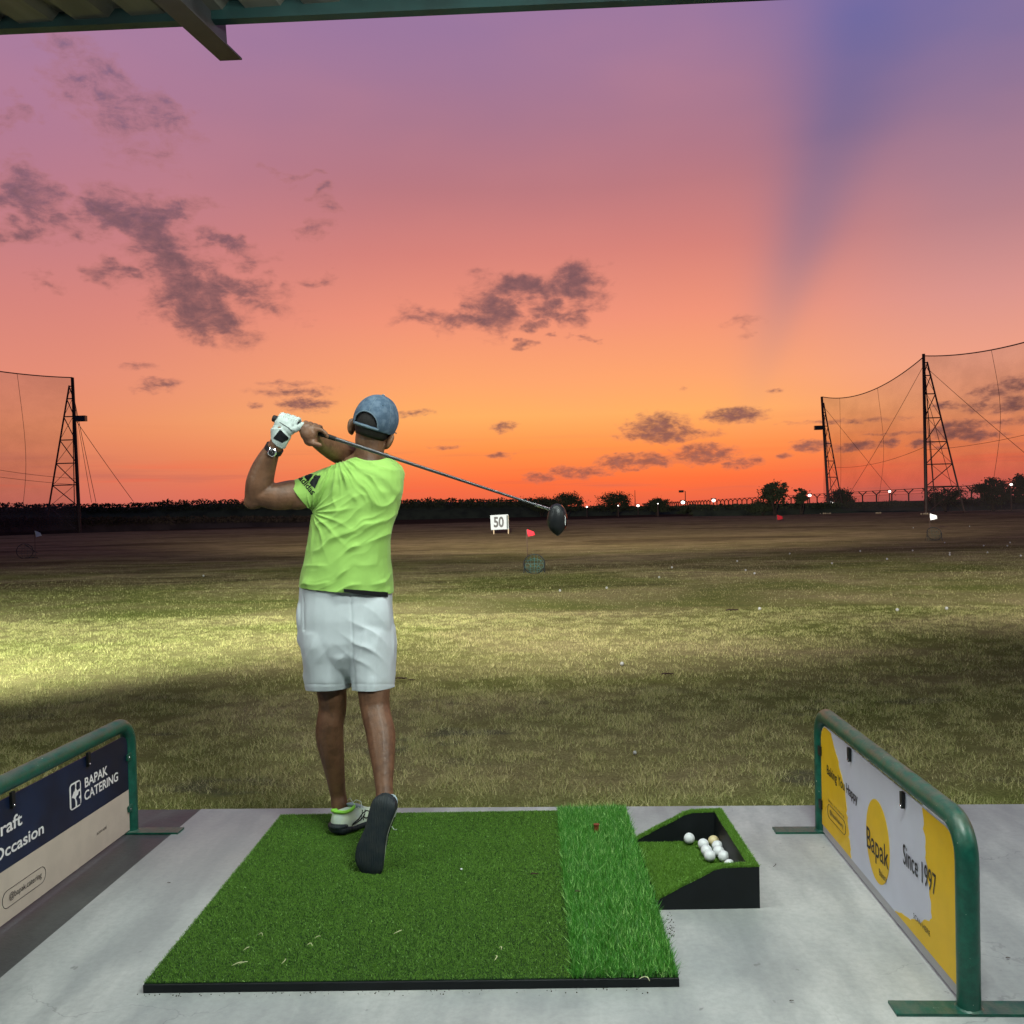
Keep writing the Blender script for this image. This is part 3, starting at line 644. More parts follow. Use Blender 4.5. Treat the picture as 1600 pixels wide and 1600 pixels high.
# ================================================================== BALL TRAY
tA = radians(2.2); tO = Vector((0.300, 3.185, 0)); tx = Vector((cos(tA), sin(tA), 0)); ty = Vector((-sin(tA) + 0.0, cos(tA), 0)); TW, TD, TH, TL = 0.345, 0.61, 0.140, 0.035
tray = empty('ball_tray', tO, 'black open-fronted golf ball tray lined with green turf, right of the mat', 'ball tray')
def tpt(u, v, z): return tO + tx * u + ty * v + Vector((0, 0, z))
th = 0.034
PR = [(0, .20), (.03, .27), (.12, .38), (.25, .55), (.44, .77), (.55, .92), (.65, .985), (1, 1)]
prof = [(0, 0), (TW, 0)] + [(TW * a, TH * b) for a, b in reversed(PR)]
def sidewall(v0, v1, nm):
    mb = MB(); mb.rings([[tpt(a, v0, b) for a, b in prof], [tpt(a, v1, b) for a, b in prof]]); return mb.build(nm, M['tray_black'], tray, smooth=False)
sidewall(0, th, 'side_wall'); sidewall(TD - th, TD, 'side_wall')
mb = MB(); mb.rings([[tpt(TW - th, v_, .001), tpt(TW - .001, v_, .001), tpt(TW - .001, v_, TH - .0015), tpt(TW - th, v_, TH - .0015)] for v_ in (th + .0005, TD - th - .0005)]); mb.build('back_wall', M['tray_black'], tray, smooth=False)
mb = MB(); mb.rings([[tpt(.004, v_, .002), tpt(TW - th - .0005, v_, .002), tpt(TW - th - .0005, v_, .020), tpt(.004, v_, .024)] for v_ in (th + .0005, TD - th - .0005)]); mb.build('tray_floor', M['turf_base'], tray, smooth=False)
def turf_on(us, vs_, zf, n, h, nm, wd=.0022):
    u = RNG.uniform(*us, n); v = RNG.uniform(*vs_, n); P = np.array(tO)[None] + np.outer(u, tx) + np.outer(v, ty)
    P[:, 2] = [zf(a, b) for a, b in zip(u, v)]; o = blades(P, h, wd, .7, nm, M['short_turf']); o.parent = tray; o.location = -tO; return o
def ztop(a, b):
    for (a0, z0), (a1, z1) in zip(PR, PR[1:]):
        if a0 * TW <= a <= a1 * TW: return TH * (z0 + (z1 - z0) * (a / TW - a0) / (a1 - a0))
    return TH
turf_on((0.004, TW - th), (th, TD - th), lambda a, b: .023, 46000, .008, 'floor_turf')
turf_on((0, TW), (0, th), ztop, 9000, .009, 'rim_turf'); turf_on((0, TW), (TD - th, TD), ztop, 9000, .009, 'rim_turf'); turf_on((TW - th, TW), (th, TD - th), lambda a, b: TH, 11000, .009, 'rim_turf')
BR = .0214
for (px, py, mt, lb) in [(1077, 1310, 'ball', 'white golf ball alone at the far left of the tray group'), (1099, 1319, 'ball', 'white golf ball second from the left in the tray'),
    (1115, 1314, 'ball_yellow', 'yellowed golf ball against the far corner of the tray'), (1121, 1322, 'ball', 'white golf ball touching the yellowed one, with dark print'),
    (1123, 1330, 'ball', 'scuffed golf ball in the middle of the row by the back wall'), (1104, 1329, 'ball', 'white golf ball behind the nearest one in the tray'),
    (1109, 1337, 'ball', 'white golf ball nearest the open turf of the tray'), (1131, 1338, 'ball', 'clean white golf ball by the back wall of the tray, right of the nearest'),
    (1140, 1352, 'ball', 'white golf ball half hidden behind the near wall of the tray'), (1111, 1356, 'ball', 'golf ball of which only the top shows over the sloping near rim')]:
    p = G(px, py, .03 + BR)
    if py == 1356: p = tpt(.205, th + BR + .002, .03 + BR)
    ball = MB().ell(p, (BR,) * 3, nu=32, nv=20).build('golf_ball', M[mt], loc=p, ang=180); tag(ball, lb, 'golf ball', 'golf balls in the tray')
    if py in (1322, 1330, 1319):
        mk = MB()
        for k in range(3): letter(mk, ('RANGE', 'o', '3')[k], p + Vector((0, -BR * .86, BR * .52)), (1, 0, 0), (0, .52, .86), (0, 0, 0), -.008, -.004 + k * .0, .008, .001) if k == 0 else None
        # dark stripe ring
        pts = [p + Vector((cos(a) * BR * 1.004, sin(a) * BR * 1.004 * .6, sin(a) * BR * 1.004 * .8)) for a in np.linspace(0, 2 * pi, 25)]
        MB().tube(pts, .0006, 4, caps=False).build('marking', M['print_dark'], ball)

# ================================================================== BARRIERS
def barrier(name, lb, foot, L, H, out, feetlen):
    """U of green tube: far post at foot, near post L towards the camera; out=+1 panel faces +X"""
    root = empty(name, foot, lb, 'barrier'); R = .030; cr = .095
    f = Vector(foot)
    def q(s, z, o=0.0): return f + Vector((o * out, -s, z))
    pts = [q(0, .006), q(0, H - cr)]
    for k in range(1, 9): a = k / 8 * pi / 2; pts.append(q(cr - cr * cos(a), H - cr + cr * sin(a)))
    for k in range(1, 12): pts.append(q(cr + (L - 2 * cr) * k / 12, H))
    for k in range(0, 9): a = k / 8 * pi / 2; pts.append(q(L - cr + cr * sin(a), H - cr + cr * cos(a)))
    pts.append(q(L, .006))
    MB().tube(pts, R, 24).build('frame', M['green'], root, ang=60)
    for s_ in (0, L):
        mb = MB(); c = q(s_, .004); mb.box(c, (feetlen, .068, .008)); mb.build('foot_plate', M['green'], root, smooth=False)
        MB().tube([q(s_, .008), q(s_, .012)], [R + .006, R + .001], 24).build('weld', M['green'], root)
    return root, q
# --- right barrier
rb, q = barrier('barrier', 'green tube barrier with white and yellow bakery panel, right of the ball tray', (1.060, 3.955, 0), 1.40, .495, -1, .40)
so, sx, sy = Vector((1.060 - .012, 3.955, 0)), Vector((0, -1, 0)), Vector((0, 0, 1))
PT = .438
def rr(s0, s1, z0, z1, r_, n=6, top=True):
    pts = [(s0, z0), (s1, z0)]
    for k in range(n + 1): a = k / n * pi / 2; pts.append((s1 - r_ + r_ * cos(a), z1 - r_ + r_ * sin(a)))
    for k in range(n + 1): a = k / n * pi / 2; pts.append((s0 + r_ - r_ * sin(a), z1 - r_ + r_ * cos(a)))
    return pts
nrm = Vector((-1, 0, 0))
panel = MB().prism(rr(.038, 1.362, .042, PT + .02, .07), so, sx, sy, -nrm, .004).build('panel', M['white_panel'], rb, smooth=False)
MB().prism([(.04, .012), (1.36, .012), (1.36, .0415), (.04, .0415)], so - nrm * .002, sx, sy, -nrm, .004).build('panel_edge', M['grey_edge'], rb, smooth=False)
def rag(a, b, n, amp, seed):
    rnd = random.Random(seed); out_ = []
    for k in range(n + 1):
        t_ = k / n; out_.append((a[0] + (b[0] - a[0]) * t_ + (rnd.uniform(-amp, amp) if 0 < k < n else 0), a[1] + (b[1] - a[1]) * t_ + (rnd.uniform(-amp * .3, amp * .3) if 0 < k < n else 0)))
    return out_
yl = [(.040, .044)] + [(.425, .044)] + rag((.425, .05), (.385, .17), 9, .009, 1)[1:] + rag((.385, .17), (.355, .29), 9, .008, 2)[1:] + rag((.355, .29), (.235, .40), 9, .010, 3)[1:] + rag((.235, .40), (.185, .452), 4, .006, 4)[1:]
yl += [(.110, .455)] + [(.110 - .07 * sin(k / 6 * pi / 2), .385 + .07 * cos(k / 6 * pi / 2)) for k in range(1, 7)]
MB().prism(yl, so + nrm * .0012, sx, sy, -nrm, .001).build('yellow_patch', M['yellow'], panel, smooth=False)
yr = [(.88, .044), (1.360, .044), (1.360, .388)] + [(1.29 + .07 * cos(k / 6 * pi / 2), .388 + .068 * sin(k / 6 * pi / 2)) for k in range(1, 7)] + [(1.125, .456)] + rag((1.125, .456), (1.155, .30), 10, .008, 5)[1:] + rag((1.155, .3), (1.19, .155), 10, .008, 6)[1:] + rag((1.19, .155), (1.10, .100), 8, .012, 7)[1:] + rag((1.10, .1), (.88, .044), 10, .012, 8)[1:-1]
MB().prism(yr, so + nrm * .0012, sx, sy, -nrm, .001).build('yellow_patch', M['yellow'], panel, smooth=False)
el_ = [(.722 + .118 * cos(a), .212 + .140 * sin(a)) for a in np.linspace(0, 2 * pi, 49)[:-1]]
MB().prism(el_, so + nrm * .0012, sx, sy, -nrm, .001).build('yellow_disc', M['yellow'], panel, smooth=False)
def lt(txt, x0, z0, x1, z1, mt='print_dark', par=None, lift=.0022, **k):
    mb = MB(); letter(mb, txt, so, sx, sy, nrm * lift, x0, z0, x1, z1, **k); return mb.build('lettering', M[mt], par or panel, smooth=False, fix=False)
lt('Baking You Happy', .125, .262, .515, .312, offset=.012); lt('bakery and catering', .135, .166, .345, .178); lt('@bapakbakery', .155, .118, .335, .142)
def pill(s0, s1, z0, z1, o_, mt, par, r=.0011):
    rr_ = (z1 - z0) / 2; pts = []
    for k in range(9): a = -pi / 2 + k / 8 * pi; pts.append((s1 - rr_ + rr_ * cos(a), (z0 + z1) / 2 + rr_ * sin(a)))
    for k in range(9): a = pi / 2 + k / 8 * pi; pts.append((s0 + rr_ + rr_ * cos(a), (z0 + z1) / 2 + rr_ * sin(a)))
    pts.append(pts[0]); MB().tube([Vector(o_) + sx * a + sy * b for a, b in pts], r, 4, caps=False).build('outline', M[mt], par)
pill(.125, .365, .104, .158, so + nrm * .0018, 'print_dark', panel)
lt('Bapak', .612, .132, .832, .230, offset=.006); lt('Bakery', .738, .098, .812, .128); lt('Since 1997', .965, .230, 1.225, .294, offset=.004); lt('SCAN HERE', 1.045, .094, 1.175, .110)
for s_ in (.44, .98):
    MB().prism([(s_ - .007, .408), (s_ + .007, .408), (s_ + .010, .458), (s_ - .010, .458)], so + nrm * .0125, sx, sy, -nrm, .010).build('clip', M['clip'], rb, smooth=False)
    MB().ell(so + sx * s_ + sy * .415 + nrm * .013, (.003, .005, .005)).build('bolt', M['chrome'], rb)
for z_ in (.345, .125):
    MB().prism([(.022, z_ - .018), (.052, z_ - .018), (.052, z_ + .018), (.022, z_ + .018)], so + nrm * .010, sx, sy, -nrm, .008).build('clip', M['clip'], rb, smooth=False)
# --- left barrier
lb_, q = barrier('barrier', 'green tube barrier with navy and beige catering panel, left of the golfer', (-1.880, 3.985, 0), 1.90, .478, 1, .44)
so, sx, sy = Vector((-1.880 + .012, 3.985, 0)), Vector((0, -1, 0)), Vector((0, 0, 1)); nrm = Vector((1, 0, 0))
panel = MB().prism(rr(.038, 1.862, .196, .432, .05), so, sx, sy, -nrm, .004).build('panel', M['navy'], lb_, smooth=False)
MB().prism([(.038, .022), (1.862, .022), (1.862, .1955), (.038, .1955)], so, sx, sy, -nrm, .004).build('lower_panel', M['beige'], lb_, smooth=False)
Ld = Vector((0, 1, 0)); lo = so - Ld * 1.9            # letters read from the near end to the far end
def ltl(txt, s_near, z0, s_far, z1, mt='print_white', **k):
    mb = MB(); letter(mb, txt, so, Vector((0, 1, 0)), sy, nrm * .0015, -s_near, z0, -s_far, z1, **k); return mb.build('lettering', M[mt], panel, smooth=False, fix=False)
ltl('BAPAK', .408, .312, .222, .350, offset=.02); ltl('CATERING', .414, .262, .134, .300, offset=.02)
ltl('Craft', 1.03, .314, .838, .360, offset=.018); ltl('Occasion', 1.01, .238, .706, .280, offset=.018)
ltl('@bapak.catering', .926, .082, .728, .110, 'print_dark'); ltl('SCAN HERE', .325, .098, .243, .108, 'print_dark')
pill(.700, .965, .066, .124, so + nrm * .0006, 'print_dark', panel)
# emblem: rounded white square with dark shapes
def prm(pts, mt, lift, nm='emblem'): return MB().prism([(-a, b) for a, b in pts], so + nrm * lift, Vector((0, 1, 0)), sy, -nrm, .0008).build(nm, M[mt], panel, smooth=False)
def rrect(s0, s1, z0, z1, r_):
    P_ = []
    for (cx, cz, a0) in ((s1 - r_, z1 - r_, 0), (s0 + r_, z1 - r_, 90), (s0 + r_, z0 + r_, 180), (s1 - r_, z0 + r_, 270)):
        for k in range(6): a = radians(a0 + k * 18); P_.append((cx + r_ * cos(a), cz + r_ * sin(a)))
    return P_
prm(rrect(.438, .522, .256, .356, .018), 'print_white', .0012)
prm([(.512, .262), (.512, .345), (.505, .350), (.484, .350), (.480, .335), (.492, .315), (.498, .300), (.486, .292), (.483, .275), (.484, .262)][::-1], 'navy', .0020)
prm([(.470, .262), (.470, .280), (.478, .292), (.472, .300), (.460, .302), (.455, .312), (.446, .312), (.446, .296), (.456, .292), (.455, .285), (.446, .284), (.446, .262)][::-1], 'navy', .0020)
prm([(.470, .350), (.474, .330), (.466, .320), (.446, .322), (.446, .350)][::-1], 'navy', .0020)
prm([(.510, .304), (.492, .324), (.488, .314), (.500, .300)], 'print_white', .0028)
for s_ in (.385, .90):
    MB().prism([(s_ - .008, .390), (s_ + .008, .390), (s_ + .010, .445), (s_ - .010, .445)], so + nrm * .012, sx, sy, -nrm, .010).build('clip', M['clip'], lb_, smooth=False)
    MB().ell(so + sx * s_ + sy * .40 + nrm * .013, (.003, .004, .004)).build('bolt', M['chrome'], lb_)
for z_ in (.335, .115):
    MB().prism([(.024, z_ - .016), (.058, z_ - .012), (.058, z_ + .012), (.024, z_ + .016)], so + nrm * .010, sx, sy, -nrm, .008).build('clip', M['green'], lb_, smooth=False)
    MB().ell(so + sx * .048 + sy * z_ + nrm * .011, (.003, .004, .004)).build('bolt', M['chrome'], lb_)

# ================================================================== THINGS ON THE RANGE
def D(px, py, z=-.07): return G(px, py, z)
def sink(p): return Vector((p.x, p.y, terrain(p.x, p.y)))
# distance sign
p = sink(D(781, 834)); k_ = p.y / FPX
sg = empty('distance_sign', p, 'white board sign reading 50 standing on two posts in the range', 'sign')
w2, h2 = 28 * k_, 23 * k_
for sx_ in (-.34, .48): MB().bar(p + Vector((w2 * sx_, .05, 0)), p + Vector((w2 * sx_, .05, h2 * 1.25)), .06).build('leg', M['wood'], sg)
bd = MB().box(p + Vector((0, 0, 7 * k_ + h2 / 2)), (w2, .04, h2), Matrix.Rotation(radians(-2), 3, 'Y')).build('board', M['sign_white'], sg, smooth=False)
mb = MB(); letter(mb, '50', p + Vector((0, -.024, 7 * k_)), (1, 0, 0), (0, 0, 1), (0, 0, 0), -w2 * .33, h2 * .14, w2 * .24, h2 * .88, offset=.035); mb.build('lettering', M['print_dark'], bd, smooth=False, fix=False)
MB().box(p + Vector((w2 * .44, -.026, 7 * k_ + h2 / 2)), (w2 * .1, .006, h2 * .92)).build('dark_stripe', M['dark_green'], bd, smooth=False)
def flag(px, py, top, wpx, mt, lb, dirx=1):
    p = sink(D(px, py)); k_ = p.y / FPX; H_ = (py - top) * k_; r_ = empty('flag', p, lb, 'flag')
    MB().tube([p, p + Vector((0, 0, H_))], .010 if p.y < 60 else .02, 6).build('pole', M['print_white'] if False else M['tower'], r_)
    W_ = wpx * k_; Hf = W_ * 1.05; P_ = []
    for i in range(7):
        for j in range(5):
            a = i / 6; b = j / 4; hh = Hf * (1 - .55 * a)
            P_.append(p + Vector((dirx * (W_ * a + W_ * .15 * b), .10 * W_ * sin(5 * a + 2 * b), H_ - hh * b - Hf * .35 * a)))
    MB().add(P_, [(i * 5 + j, i * 5 + j + 1, (i + 1) * 5 + j + 1, (i + 1) * 5 + j) for i in range(6) for j in range(4)]).build('cloth', M[mt], r_, fix=False)
flag(824, 870, 827, 11, 'flag_red', 'red flag on a thin pole behind the teal chipping net')
flag(55, 861, 828, 10, 'flag_white', 'white flag by the tipped-over chipping net at far left')
flag(1453, 828, 803, 10, 'flag_white', 'white flag above the dark upright chipping net at right')
flag(1214, 815, 804, 8, 'flag_red', 'tiny red flag far out in front of the airy tree')
flag(212, 816, 803, 7, 'flag_white', 'tiny white flag before the dark hedge right of the left tower')
flag(1297, 801, 783, 7, 'flag_white', 'small white flag at the foot of the farther right tower')
def net_basket(px, py, wpx, hpx, mt, lb, fallen=False, frame='clip'):
    p = sink(D(px, py)); k_ = p.y / FPX; R_ = wpx * k_ / 2; Hh = hpx * k_; rt_ = empty('chipping_net', p, lb, 'chipping net')
    tilt = radians(62) if not fallen else radians(80); c = p + Vector((0, 0, Hh - R_ * sin(tilt)))
    ax = Vector((1, 0, 0)); ay = Vector((0, cos(tilt), sin(tilt)))
    if fallen: ax = Vector((.9, .43, 0)).normalized(); ay = Vector((0, 0, 1)); c = p + Vector((-.25 * R_, 0, R_ * .95))
    nr = ax.cross(ay)
    if nr.y > 0 and not fallen: nr = -nr
    bk = -nr if not fallen else Vector((.93, .1, -.25))
    ring = [c + (ax * cos(a) + ay * sin(a)) * R_ for a in np.linspace(0, 2 * pi, 33)]
    MB().tube(ring, .012 * max(1, R_ / .35), 6, caps=False).build('ring', M[frame], rt_)
    mb = MB(); 
    for k in range(8):
        a = k / 8 * 2 * pi; e = ax * cos(a) + ay * sin(a); pts = [c + e * R_ * cos(b) + bk * R_ * 1.05 * sin(b) - Vector((0, 0, .15 * R_ * sin(b))) for b in np.linspace(0, 1.45, 8)]
        mb.tube(pts, .0032, 3, caps=False)
    for b in (.5, 1.0):
        pts = [c + (ax * cos(a) + ay * sin(a)) * R_ * cos(b) + bk * R_ * 1.05 * sin(b) - Vector((0, 0, .15 * R_ * sin(b))) for a in np.linspace(0, 2 * pi, 25)]; mb.tube(pts, .0032, 3, caps=False)
    for k in range(-1, 2):                   # slack netting across the mouth
        x_ = k / 3 * R_; h_ = sqrt(max(0, R_ * R_ - x_ * x_)); mb.tube([c + ax * x_ + ay * (h_ * s_) - nr * (-.12 * R_ * (1 - s_ * s_)) for s_ in np.linspace(-1, 1, 7)], .003, 3, caps=False)
        mb.tube([c + ay * x_ + ax * (h_ * s_) - nr * (-.12 * R_ * (1 - s_ * s_)) for s_ in np.linspace(-1, 1, 7)], .003, 3, caps=False)
    mb.build('netting', M[mt], rt_)
    if not fallen:
        for s_ in (-1, 1):
            a = c + ax * R_ * .93 * s_ + ay * R_ * .2
            MB().tube([a, Vector((a.x + s_ * .08 * R_, a.y - .35 * R_, p.z))], .010 * max(1, R_ / .35), 6).build('leg', M[frame], rt_)
            MB().tube([a, Vector((a.x, a.y + .7 * R_, p.z))], .008 * max(1, R_ / .35), 6).build('leg', M[frame], rt_)
    else:
        for s_ in (-1, 1): MB().tube([c + ay * R_ * .9 * s_, c + Vector((1.6 * R_, .3 * R_, -R_ * .6 + .3 * s_ * R_))], .012, 6).build('leg', M[frame], rt_)
net_basket(835, 896, 33, 29, 'teal', 'teal chipping net on a dark frame beside the red flag')
net_basket(1460, 844, 22, 21, 'dark_net', 'dark upright chipping net below the white flag at right')
net_basket(42, 873, 24, 22, 'dark_net', 'tipped-over chipping net lying on the grass at far left', True)
# small white frame far off
p = sink(D(658, 806)); k_ = p.y / FPX; fr_ = empty('target_frame', p, 'small pale wooden frame before the hedge right of the golfer', 'frame')
for s_ in (-1, 1): MB().bar(p + Vector((s_ * 3.6 * k_, 0, 0)), p + Vector((s_ * 3.6 * k_, 0, 6 * k_)), .09).build('post', M['wood'], fr_)
MB().bar(p + Vector((-4 * k_, 0, 6 * k_)), p + Vector((4 * k_, 0, 6 * k_)), .09).build('rail', M['wood'], fr_)
# stray balls on the grass
GB = [(972, 1041, .018, 'pale pebble-like golf ball alone on the mid grass right of the golfer'), (992, 1181, .011, 'white golf ball close beyond the slab, above the ball tray')]
names = ['left of the dark patch', 'on the pale band', 'near the right edge', 'below the right chipping net', 'far out near the fence']
for i, (px, py) in enumerate([(875, 925), (948, 920), (1050, 890), (1165, 893), (1152, 879), (1179, 899), (1484, 870), (1402, 956), (1479, 953), (1344, 862), (1476, 847), (1537, 854), (1574, 854), (1426, 861), (1543, 865), (1484, 866), (1578, 847), (1427, 825), (1162, 803), (698, 806), (318, 900), (1030, 905), (1300, 883), (1515, 822), (1234, 866), (1386, 876), (1187, 955), (1595, 872)]):
    far_ = py < 880
    GB.append((px, py, None, 'white golf ball speck ' + ['on lit turf below and right of the teal net', 'farther right on lit turf beyond the teal net', 'right of the teal net at its height', 'on brown turf in mid range, lower of two close together', 'on brown turf in mid range, upper of two close together', 'just right of two close ones in mid range', 'just below the right chipping net, slightly right',
 'on the pale grass at right, left of a near twin', 'on the pale grass at right, nearest to the right barrier', 'left of the right chipping net and below its feet', 'closest to the right leg of the right chipping net', 'second from the right chipping net towards the photo edge', 'second from the right edge of the photo',
 'lower left of the right chipping net', 'right of the right chipping net, lower of two', 'below and right of the right chipping net, beside another', 'nearest the right photo edge, far out', 'farthest out near the right towers', 'in front of the low hedge left of the tiny red flag', 'before the hedge right of the small wooden frame',
 'alone on the turf left of the golfer', 'on turf between teal net and mid range', 'alone left of the right barrier, on brown turf', 'farthest out near the right photo edge', 'alone on dark turf below the tiny red flag', 'on dark turf below the gap between the right towers', 'on pale turf straight above the ball tray, farther out', 'lowest one at the right photo edge'][i]))
M['ball_dull'] = mat('ball_dull', (0.42, 0.42, 0.40), 0.6, 0.3)
for (px, py, r_, lb) in GB:
    p = sink(D(px, py)); r_ = (r_ or .0214) * 1.0; 
    o = MB().ell(p + Vector((0, 0, r_ + .006)), (r_,) * 3, nu=14, nv=10).build('golf_ball', M['ball_dull'], loc=p, ang=180); tag(o, lb, 'golf ball', 'stray golf balls on the range')

# ------------------------------------------------------------------ vegetation
def leafcloud(pts, size, name, mt, parent=None, flat=.5):
    n = len(pts); P = np.array(pts); s = size * RNG.uniform(.5, 1.2, n)
    a = RNG.normal(0, 1, (n, 3)); a /= np.linalg.norm(a, axis=1)[:, None]; b = RNG.normal(0, 1, (n, 3)); b -= a * (a * b).sum(1)[:, None]; b /= np.linalg.norm(b, axis=1)[:, None]
    V = np.empty((n, 4, 3)); V[:, 0] = P - a * s[:, None]; V[:, 1] = P + b * s[:, None] * flat; V[:, 2] = P + a * s[:, None]; V[:, 3] = P - b * s[:, None] * flat
    o = from_np(name, V.reshape(-1, 3), 4, mt, 4)
    if parent: o.parent = parent; o.location = -wloc(parent)
    return o
def tree(px, py, top, wpx, Y, lb, dense=1.0, nm='broadleaf_tree', seed=0, group='trees behind the range'):
    rnd = random.Random(seed); b = A(px, 800, Y); base = Vector((b.x, b.y, terrain(b.x, b.y))); T = A(px, top, Y); H_ = T.z - base.z; W_ = wpx * Y / FPX
    root = empty(nm, base, lb, 'tree', group); tr = MB(); cl = []
    nt_ = 3 if dense < .8 else 2
    for k in range(nt_):
        a = rnd.uniform(0, 2 * pi); pts = [base + Vector((rnd.uniform(-.12, .12), rnd.uniform(-.1, .1), -.1))]
        for j in range(1, 5): pts.append(base + Vector((cos(a) * W_ * .07 * j * (k > 0) + rnd.uniform(-.1, .1), sin(a) * W_ * .05 * j * (k > 0), H_ * .62 * j / 4)))
        r_ = .16 * H_ / 4.5; tr.tube(pts, [r_, r_ * .8, r_ * .65, r_ * .5, r_ * .25], 7)
        for j in range(7):
            o_ = pts[2 + j % 3]; aa = rnd.uniform(0, 2 * pi); e = base + Vector((cos(aa) * W_ * .42 * rnd.uniform(.5, 1), sin(aa) * W_ * .35 * rnd.uniform(.5, 1), H_ * rnd.uniform(.45, .92)))
            tr.tube([o_, (o_ + e) / 2 + Vector((0, 0, .06 * H_)), e], [r_ * .4, r_ * .25, r_ * .08], 5); cl.append(e)
            cl.append((o_ + e * 2) / 3)
    tr.build('trunk', M['bark'], root)
    pts = []
    for k in range(int(26 * dense)):
        aa = rnd.uniform(0, 2 * pi); q_ = rnd.random() ** .5; hz = rnd.uniform(.28 if dense > .8 else .40, 1.0); wr = sin(min(1, (1.12 - hz) / .75) * pi / 2)
        cl.append(base + Vector((cos(aa) * q_ * W_ * .47 * wr, sin(aa) * q_ * W_ * .4 * wr, H_ * hz * .90)))
    for c in cl:
        rr_ = W_ * rnd.uniform(.035, .095); n_ = int((90 if dense > .8 else 60))
        for k in range(n_):
            pts.append((c.x + rnd.gauss(0, rr_), c.y + rnd.gauss(0, rr_), c.z + rnd.gauss(0, rr_ * .55)))
    leafcloud(pts, .17 * max(.7, H_ / 4.5), 'crown', M['leaf'], root)
    return root
tree(884, 0, 770, 66, 150, 'round dark tree just right of the golf club head', 1.6, seed=1)
tree(845, 0, 777, 70, 156, 'low dark tree behind the club head, left of the round one', 1.6, seed=2)
tree(964, 0, 770, 60, 150, 'dense broad dark tree with a thin mast rising behind it', 1.6, seed=3)
tree(1026, 0, 778, 44, 140, 'low rounded dark tree left of the lamp posts', 1.4, seed=4)
tree(1076, 0, 789, 40, 132, 'low bush under the far lamp post', 1.2, 'bush', seed=5)
tree(1210, 0, 750, 56, 118, 'airy tree with gaps in its crown, left of the farther right tower', .55, seed=6)
tree(1252, 0, 759, 24, 118, 'thin sparse sapling right of the airy tree', .3, seed=7)
tree(1311, 0, 763, 50, 134, 'dense dark tree behind the foot of the farther right tower', 1.5, seed=8)
tree(1190, 0, 783, 46, 120, 'low leafy bush at the foot of the airy tree', .9, 'bush', seed=9)
tree(1395, 0, 783, 40, 130, 'low sparse bush before the fence between the two right towers', .5, 'bush', seed=10)
tree(1478, 0, 760, 66, 112, 'sparse tall bush behind the nearer right tower', .6, 'bush', seed=11)
tree(1552, 0, 746, 70, 110, 'leafy tree with jagged top at the right side', 1.0, seed=12)
tree(1602, 0, 738, 60, 112, 'dark tree cut by the right edge of the photo', 1.3, seed=13)
def hedge(x0, x1, topf, Yf, name, mt, n, depth=8, size=.2, amp=.5):
    """a bank of growth that reads as one mass"""
    mb = MB(); rg = []; N_ = 160
    for i in range(N_ + 1):
        px = x0 + (x1 - x0) * i / N_; Y = Yf(px); T = A(px, topf(px), Y); z0 = terrain(T.x, Y); h_ = T.z - z0 - .12
        h_ *= .86 + .1 * mnoise.noise(Vector((px * .05, 1, 2)))
        rg.append([Vector((T.x, Y - .5 + depth * k / 6 - depth * .1, z0 - .4 if k < 0 else z0 - .2 + (h_ + .2) * sin(pi * (k + .35) / 6.7) ** .35)) for k in range(-1, 7)])
    mb.rings(rg, caps=False, closed=False); core = mb.build(name, M[mt], ang=180, fix=False)
    pts = []
    for k in range(n):
        px = random.uniform(x0, x1); Y = Yf(px); T = A(px, topf(px), Y); z0 = terrain(T.x, Y); h_ = T.z - z0
        q_ = random.random() ** .6; bump_ = amp * (mnoise.noise(Vector((px * .09, 7, 2))) + .6 * mnoise.noise(Vector((px * .4, 3, 2))))
        pts.append((T.x + random.gauss(0, .2), Y + random.uniform(-.8, 1.5), z0 + max(.05, (h_ * .97 + bump_) * q_)))
    lc = leafcloud(pts, size, 'foliage', M[mt], None); 
    tag(core, kind='stuff'); tag(lc, kind='stuff'); return core
hedge(-420, 870, lambda x: 786.5 if x < 180 else (786.5 - (x - 180) * .05 if x < 300 else 780.5 if x < 640 else 779), lambda x: 165 - (x < 400) * (400 - x) * .03, 'far_wood', 'leaf', 30000, 12, .26, .5)
hedge(-420, 560, lambda x: 809 - x * .004, lambda x: 106 - (x < 300) * (300 - x) * .07, 'scrub', 'scrub', 14000, 8, .22, .35)
hedge(1080, 1760, lambda x: 788.5 - .012 * (x - 1080) - (6 if x > 1530 else 0), lambda x: 123, 'undergrowth', 'leaf', 14000, 7, .18, .3)
hedge(860, 1090, lambda x: 790.5, lambda x: 160, 'undergrowth', 'leaf', 6000, 7, .2, .3)
# rubble lying before the scrub
for i, (px, py, s_, lb) in enumerate([(180, 822, .5, 'pale heap of rubble before the scrub right of the left tower'), (147, 824, .25, 'small pale stone by the foot of the left tower'), (1372, 803, .3, 'small pale stone between the two right towers'), (1446, 804, .35, 'pale stone at the foot of the nearer right tower'), (1290, 803, .3, 'pale stone at the foot of the farther right tower')]):
    p = sink(D(px, py)); mb = MB()
    for k in range(7): mb.ell(p + Vector((random.gauss(0, s_), random.gauss(0, s_ * .5), .08)), (s_ * random.uniform(.2, .5), s_ * .3, s_ * random.uniform(.15, .35)), nu=7, nv=5)
    tag(mb.build('stone', M['wood'], loc=p, ang=10), lb, 'stone')

